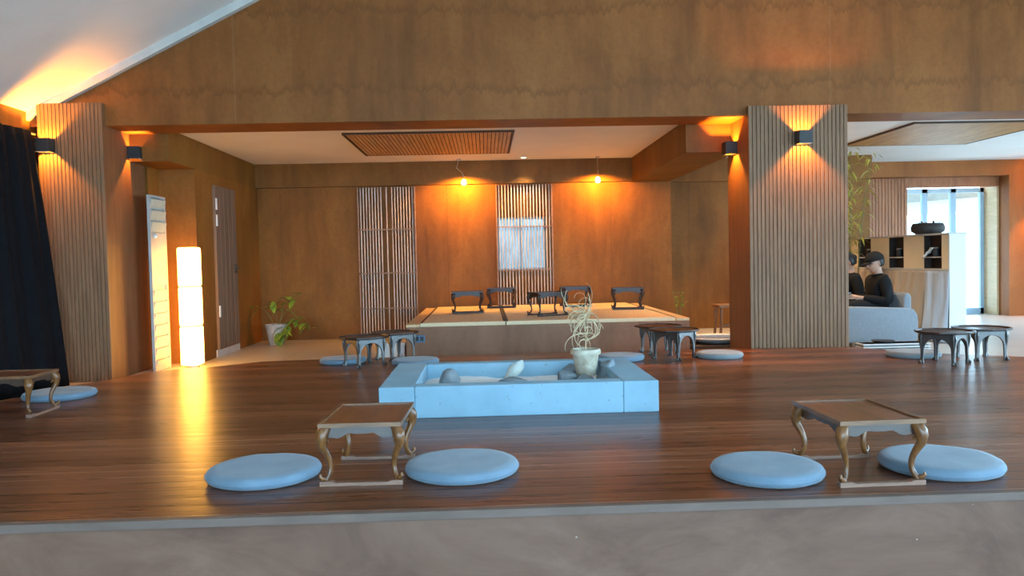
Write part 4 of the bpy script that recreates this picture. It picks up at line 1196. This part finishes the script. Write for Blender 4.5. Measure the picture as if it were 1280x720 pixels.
p1, hh = person('person', (4.75, 9.50, FZ), 'person in black cap, glasses and black jacket seated on the sofa looking down', (14, 8), -0.045, True, M['jacket'], M['trousers'], 'people seated on the sofa')
person('person', (4.75, 10.17, FZ), 'person with dark hair in black top and camouflage trousers beside the capped person', (22, -10), -0.02, False, M['jacket'], M['camo'], 'people seated on the sofa')
ph = empty('mobile_phone', (4.75+hh[0]-0.045, 9.50, FZ+hh[1]+0.022), 0)
ph.rotation_euler = (0, R(-30), 0)
MB().box(-0.038, 0.038, -0.07, 0.07, -0.004, 0.004, 0.003, 2).build('case', M['phone'], ph)
MB().box(-0.033, 0.033, -0.064, 0.064, 0.004, 0.0046).build('screen', M['bluesocket'], ph)
tag(ph, 'dark mobile phone held by the capped person on the sofa', 'phone')

# ------------------------------------------------------------------ bamboo plant behind the right pillar
bb = empty('bamboo_plant', (5.10, 11.0, FZ))
MB().lathe([(0, 0), (0.14, 0), (0.18, 0.34), (0.165, 0.345), (0.155, 0.31), (0, 0.30)], 28).build('pot', M['greypot'], bb, True, 50)
MB().lathe([(0, 0.305), (0.154, 0.312)], 20).build('soil', M['soil'], bb, True)
rn = random.Random(11)
for k in range(7):
    a = rn.uniform(0, 2*PI); r0 = 0.08
    top = Vector((0.26*math.cos(a)+0.04, 0.22*math.sin(a), rn.uniform(2.05, 2.5)))
    P0 = Vector((r0*math.cos(a), r0*math.sin(a), 0.30)); P1 = Vector((0.10*math.cos(a), 0.10*math.sin(a), 1.6))
    path = [P0*(1-t)**2+P1*2*t*(1-t)+top*t*t for t in [q/12 for q in range(13)]]
    MB().tube(path, [0.010-0.0006*q for q in range(13)], 7).build('cane', M['stem'], bb, True)
    for q in range(4, 13):
        mb = MB()
        for r_ in range(7):
            aa = rn.uniform(0, 2*PI)
            leaf(mb, path[q]+Vector((rn.uniform(-.05, .05), rn.uniform(-.05, .05), rn.uniform(-.05, .05))), (math.cos(aa), math.sin(aa), rn.uniform(-0.2, 0.5)), rn.uniform(0.12, 0.22), rn.uniform(0.009, 0.015), rn.uniform(0.3, 0.9))
        mb.build('leaf_spray', M['bamboo'], bb, True)
tag(bb, 'tall yellow-green bamboo plant behind the right slatted pillar', 'potted plant')

# ------------------------------------------------------------------ light
W = bpy.data.worlds.new('sky'); S.world = W; W.use_nodes = True
bg = W.node_tree.nodes['Background']
bg.inputs[0].default_value = (0.47, 0.76, 1.0, 1); bg.inputs[1].default_value = 6.6
def portal(loc, rot, sx, sy):
    ld = bpy.data.lights.new('daylight_portal', 'AREA'); ld.shape = 'RECTANGLE'; ld.size = sx; ld.size_y = sy
    ld.cycles.is_portal = True
    o = bpy.data.objects.new('daylight_portal', ld); COL.objects.link(o); o.location = loc; o.rotation_euler = rot
portal((2.43, -8.05, 1.87), (R(90), 0, 0), 13.8, 4.65)
portal((9.45, -0.25, 1.05), (R(90), 0, R(90)), 14.3, 3.0)
portal((9.45, 9.8, 0.95), (R(90), 0, R(90)), 4.4, 2.0)
portal((7.88, 13.64, 0.92), (R(-90), 0, 0), 1.5, 2.1)
portal((0.5525, 12.04, 1.18), (R(-90), 0, 0), 0.7, 0.78)

# ------------------------------------------------------------------ camera
cam = bpy.data.cameras.new('camera'); co = bpy.data.objects.new('camera', cam); COL.objects.link(co)
cam.sensor_width = 36.0; cam.lens = 36.0*1000/1280
co.location = (0, 0, 0.95)
co.rotation_euler = (R(87.95169), R(1.288114), R(-1.946608))
cam.clip_start = 0.05; cam.clip_end = 300
S.camera = co
S.view_settings.view_transform = 'Standard'; S.view_settings.look = 'None'
S.view_settings.exposure = 1.0; S.view_settings.gamma = 1.0; S.view_settings.use_curve_mapping = False
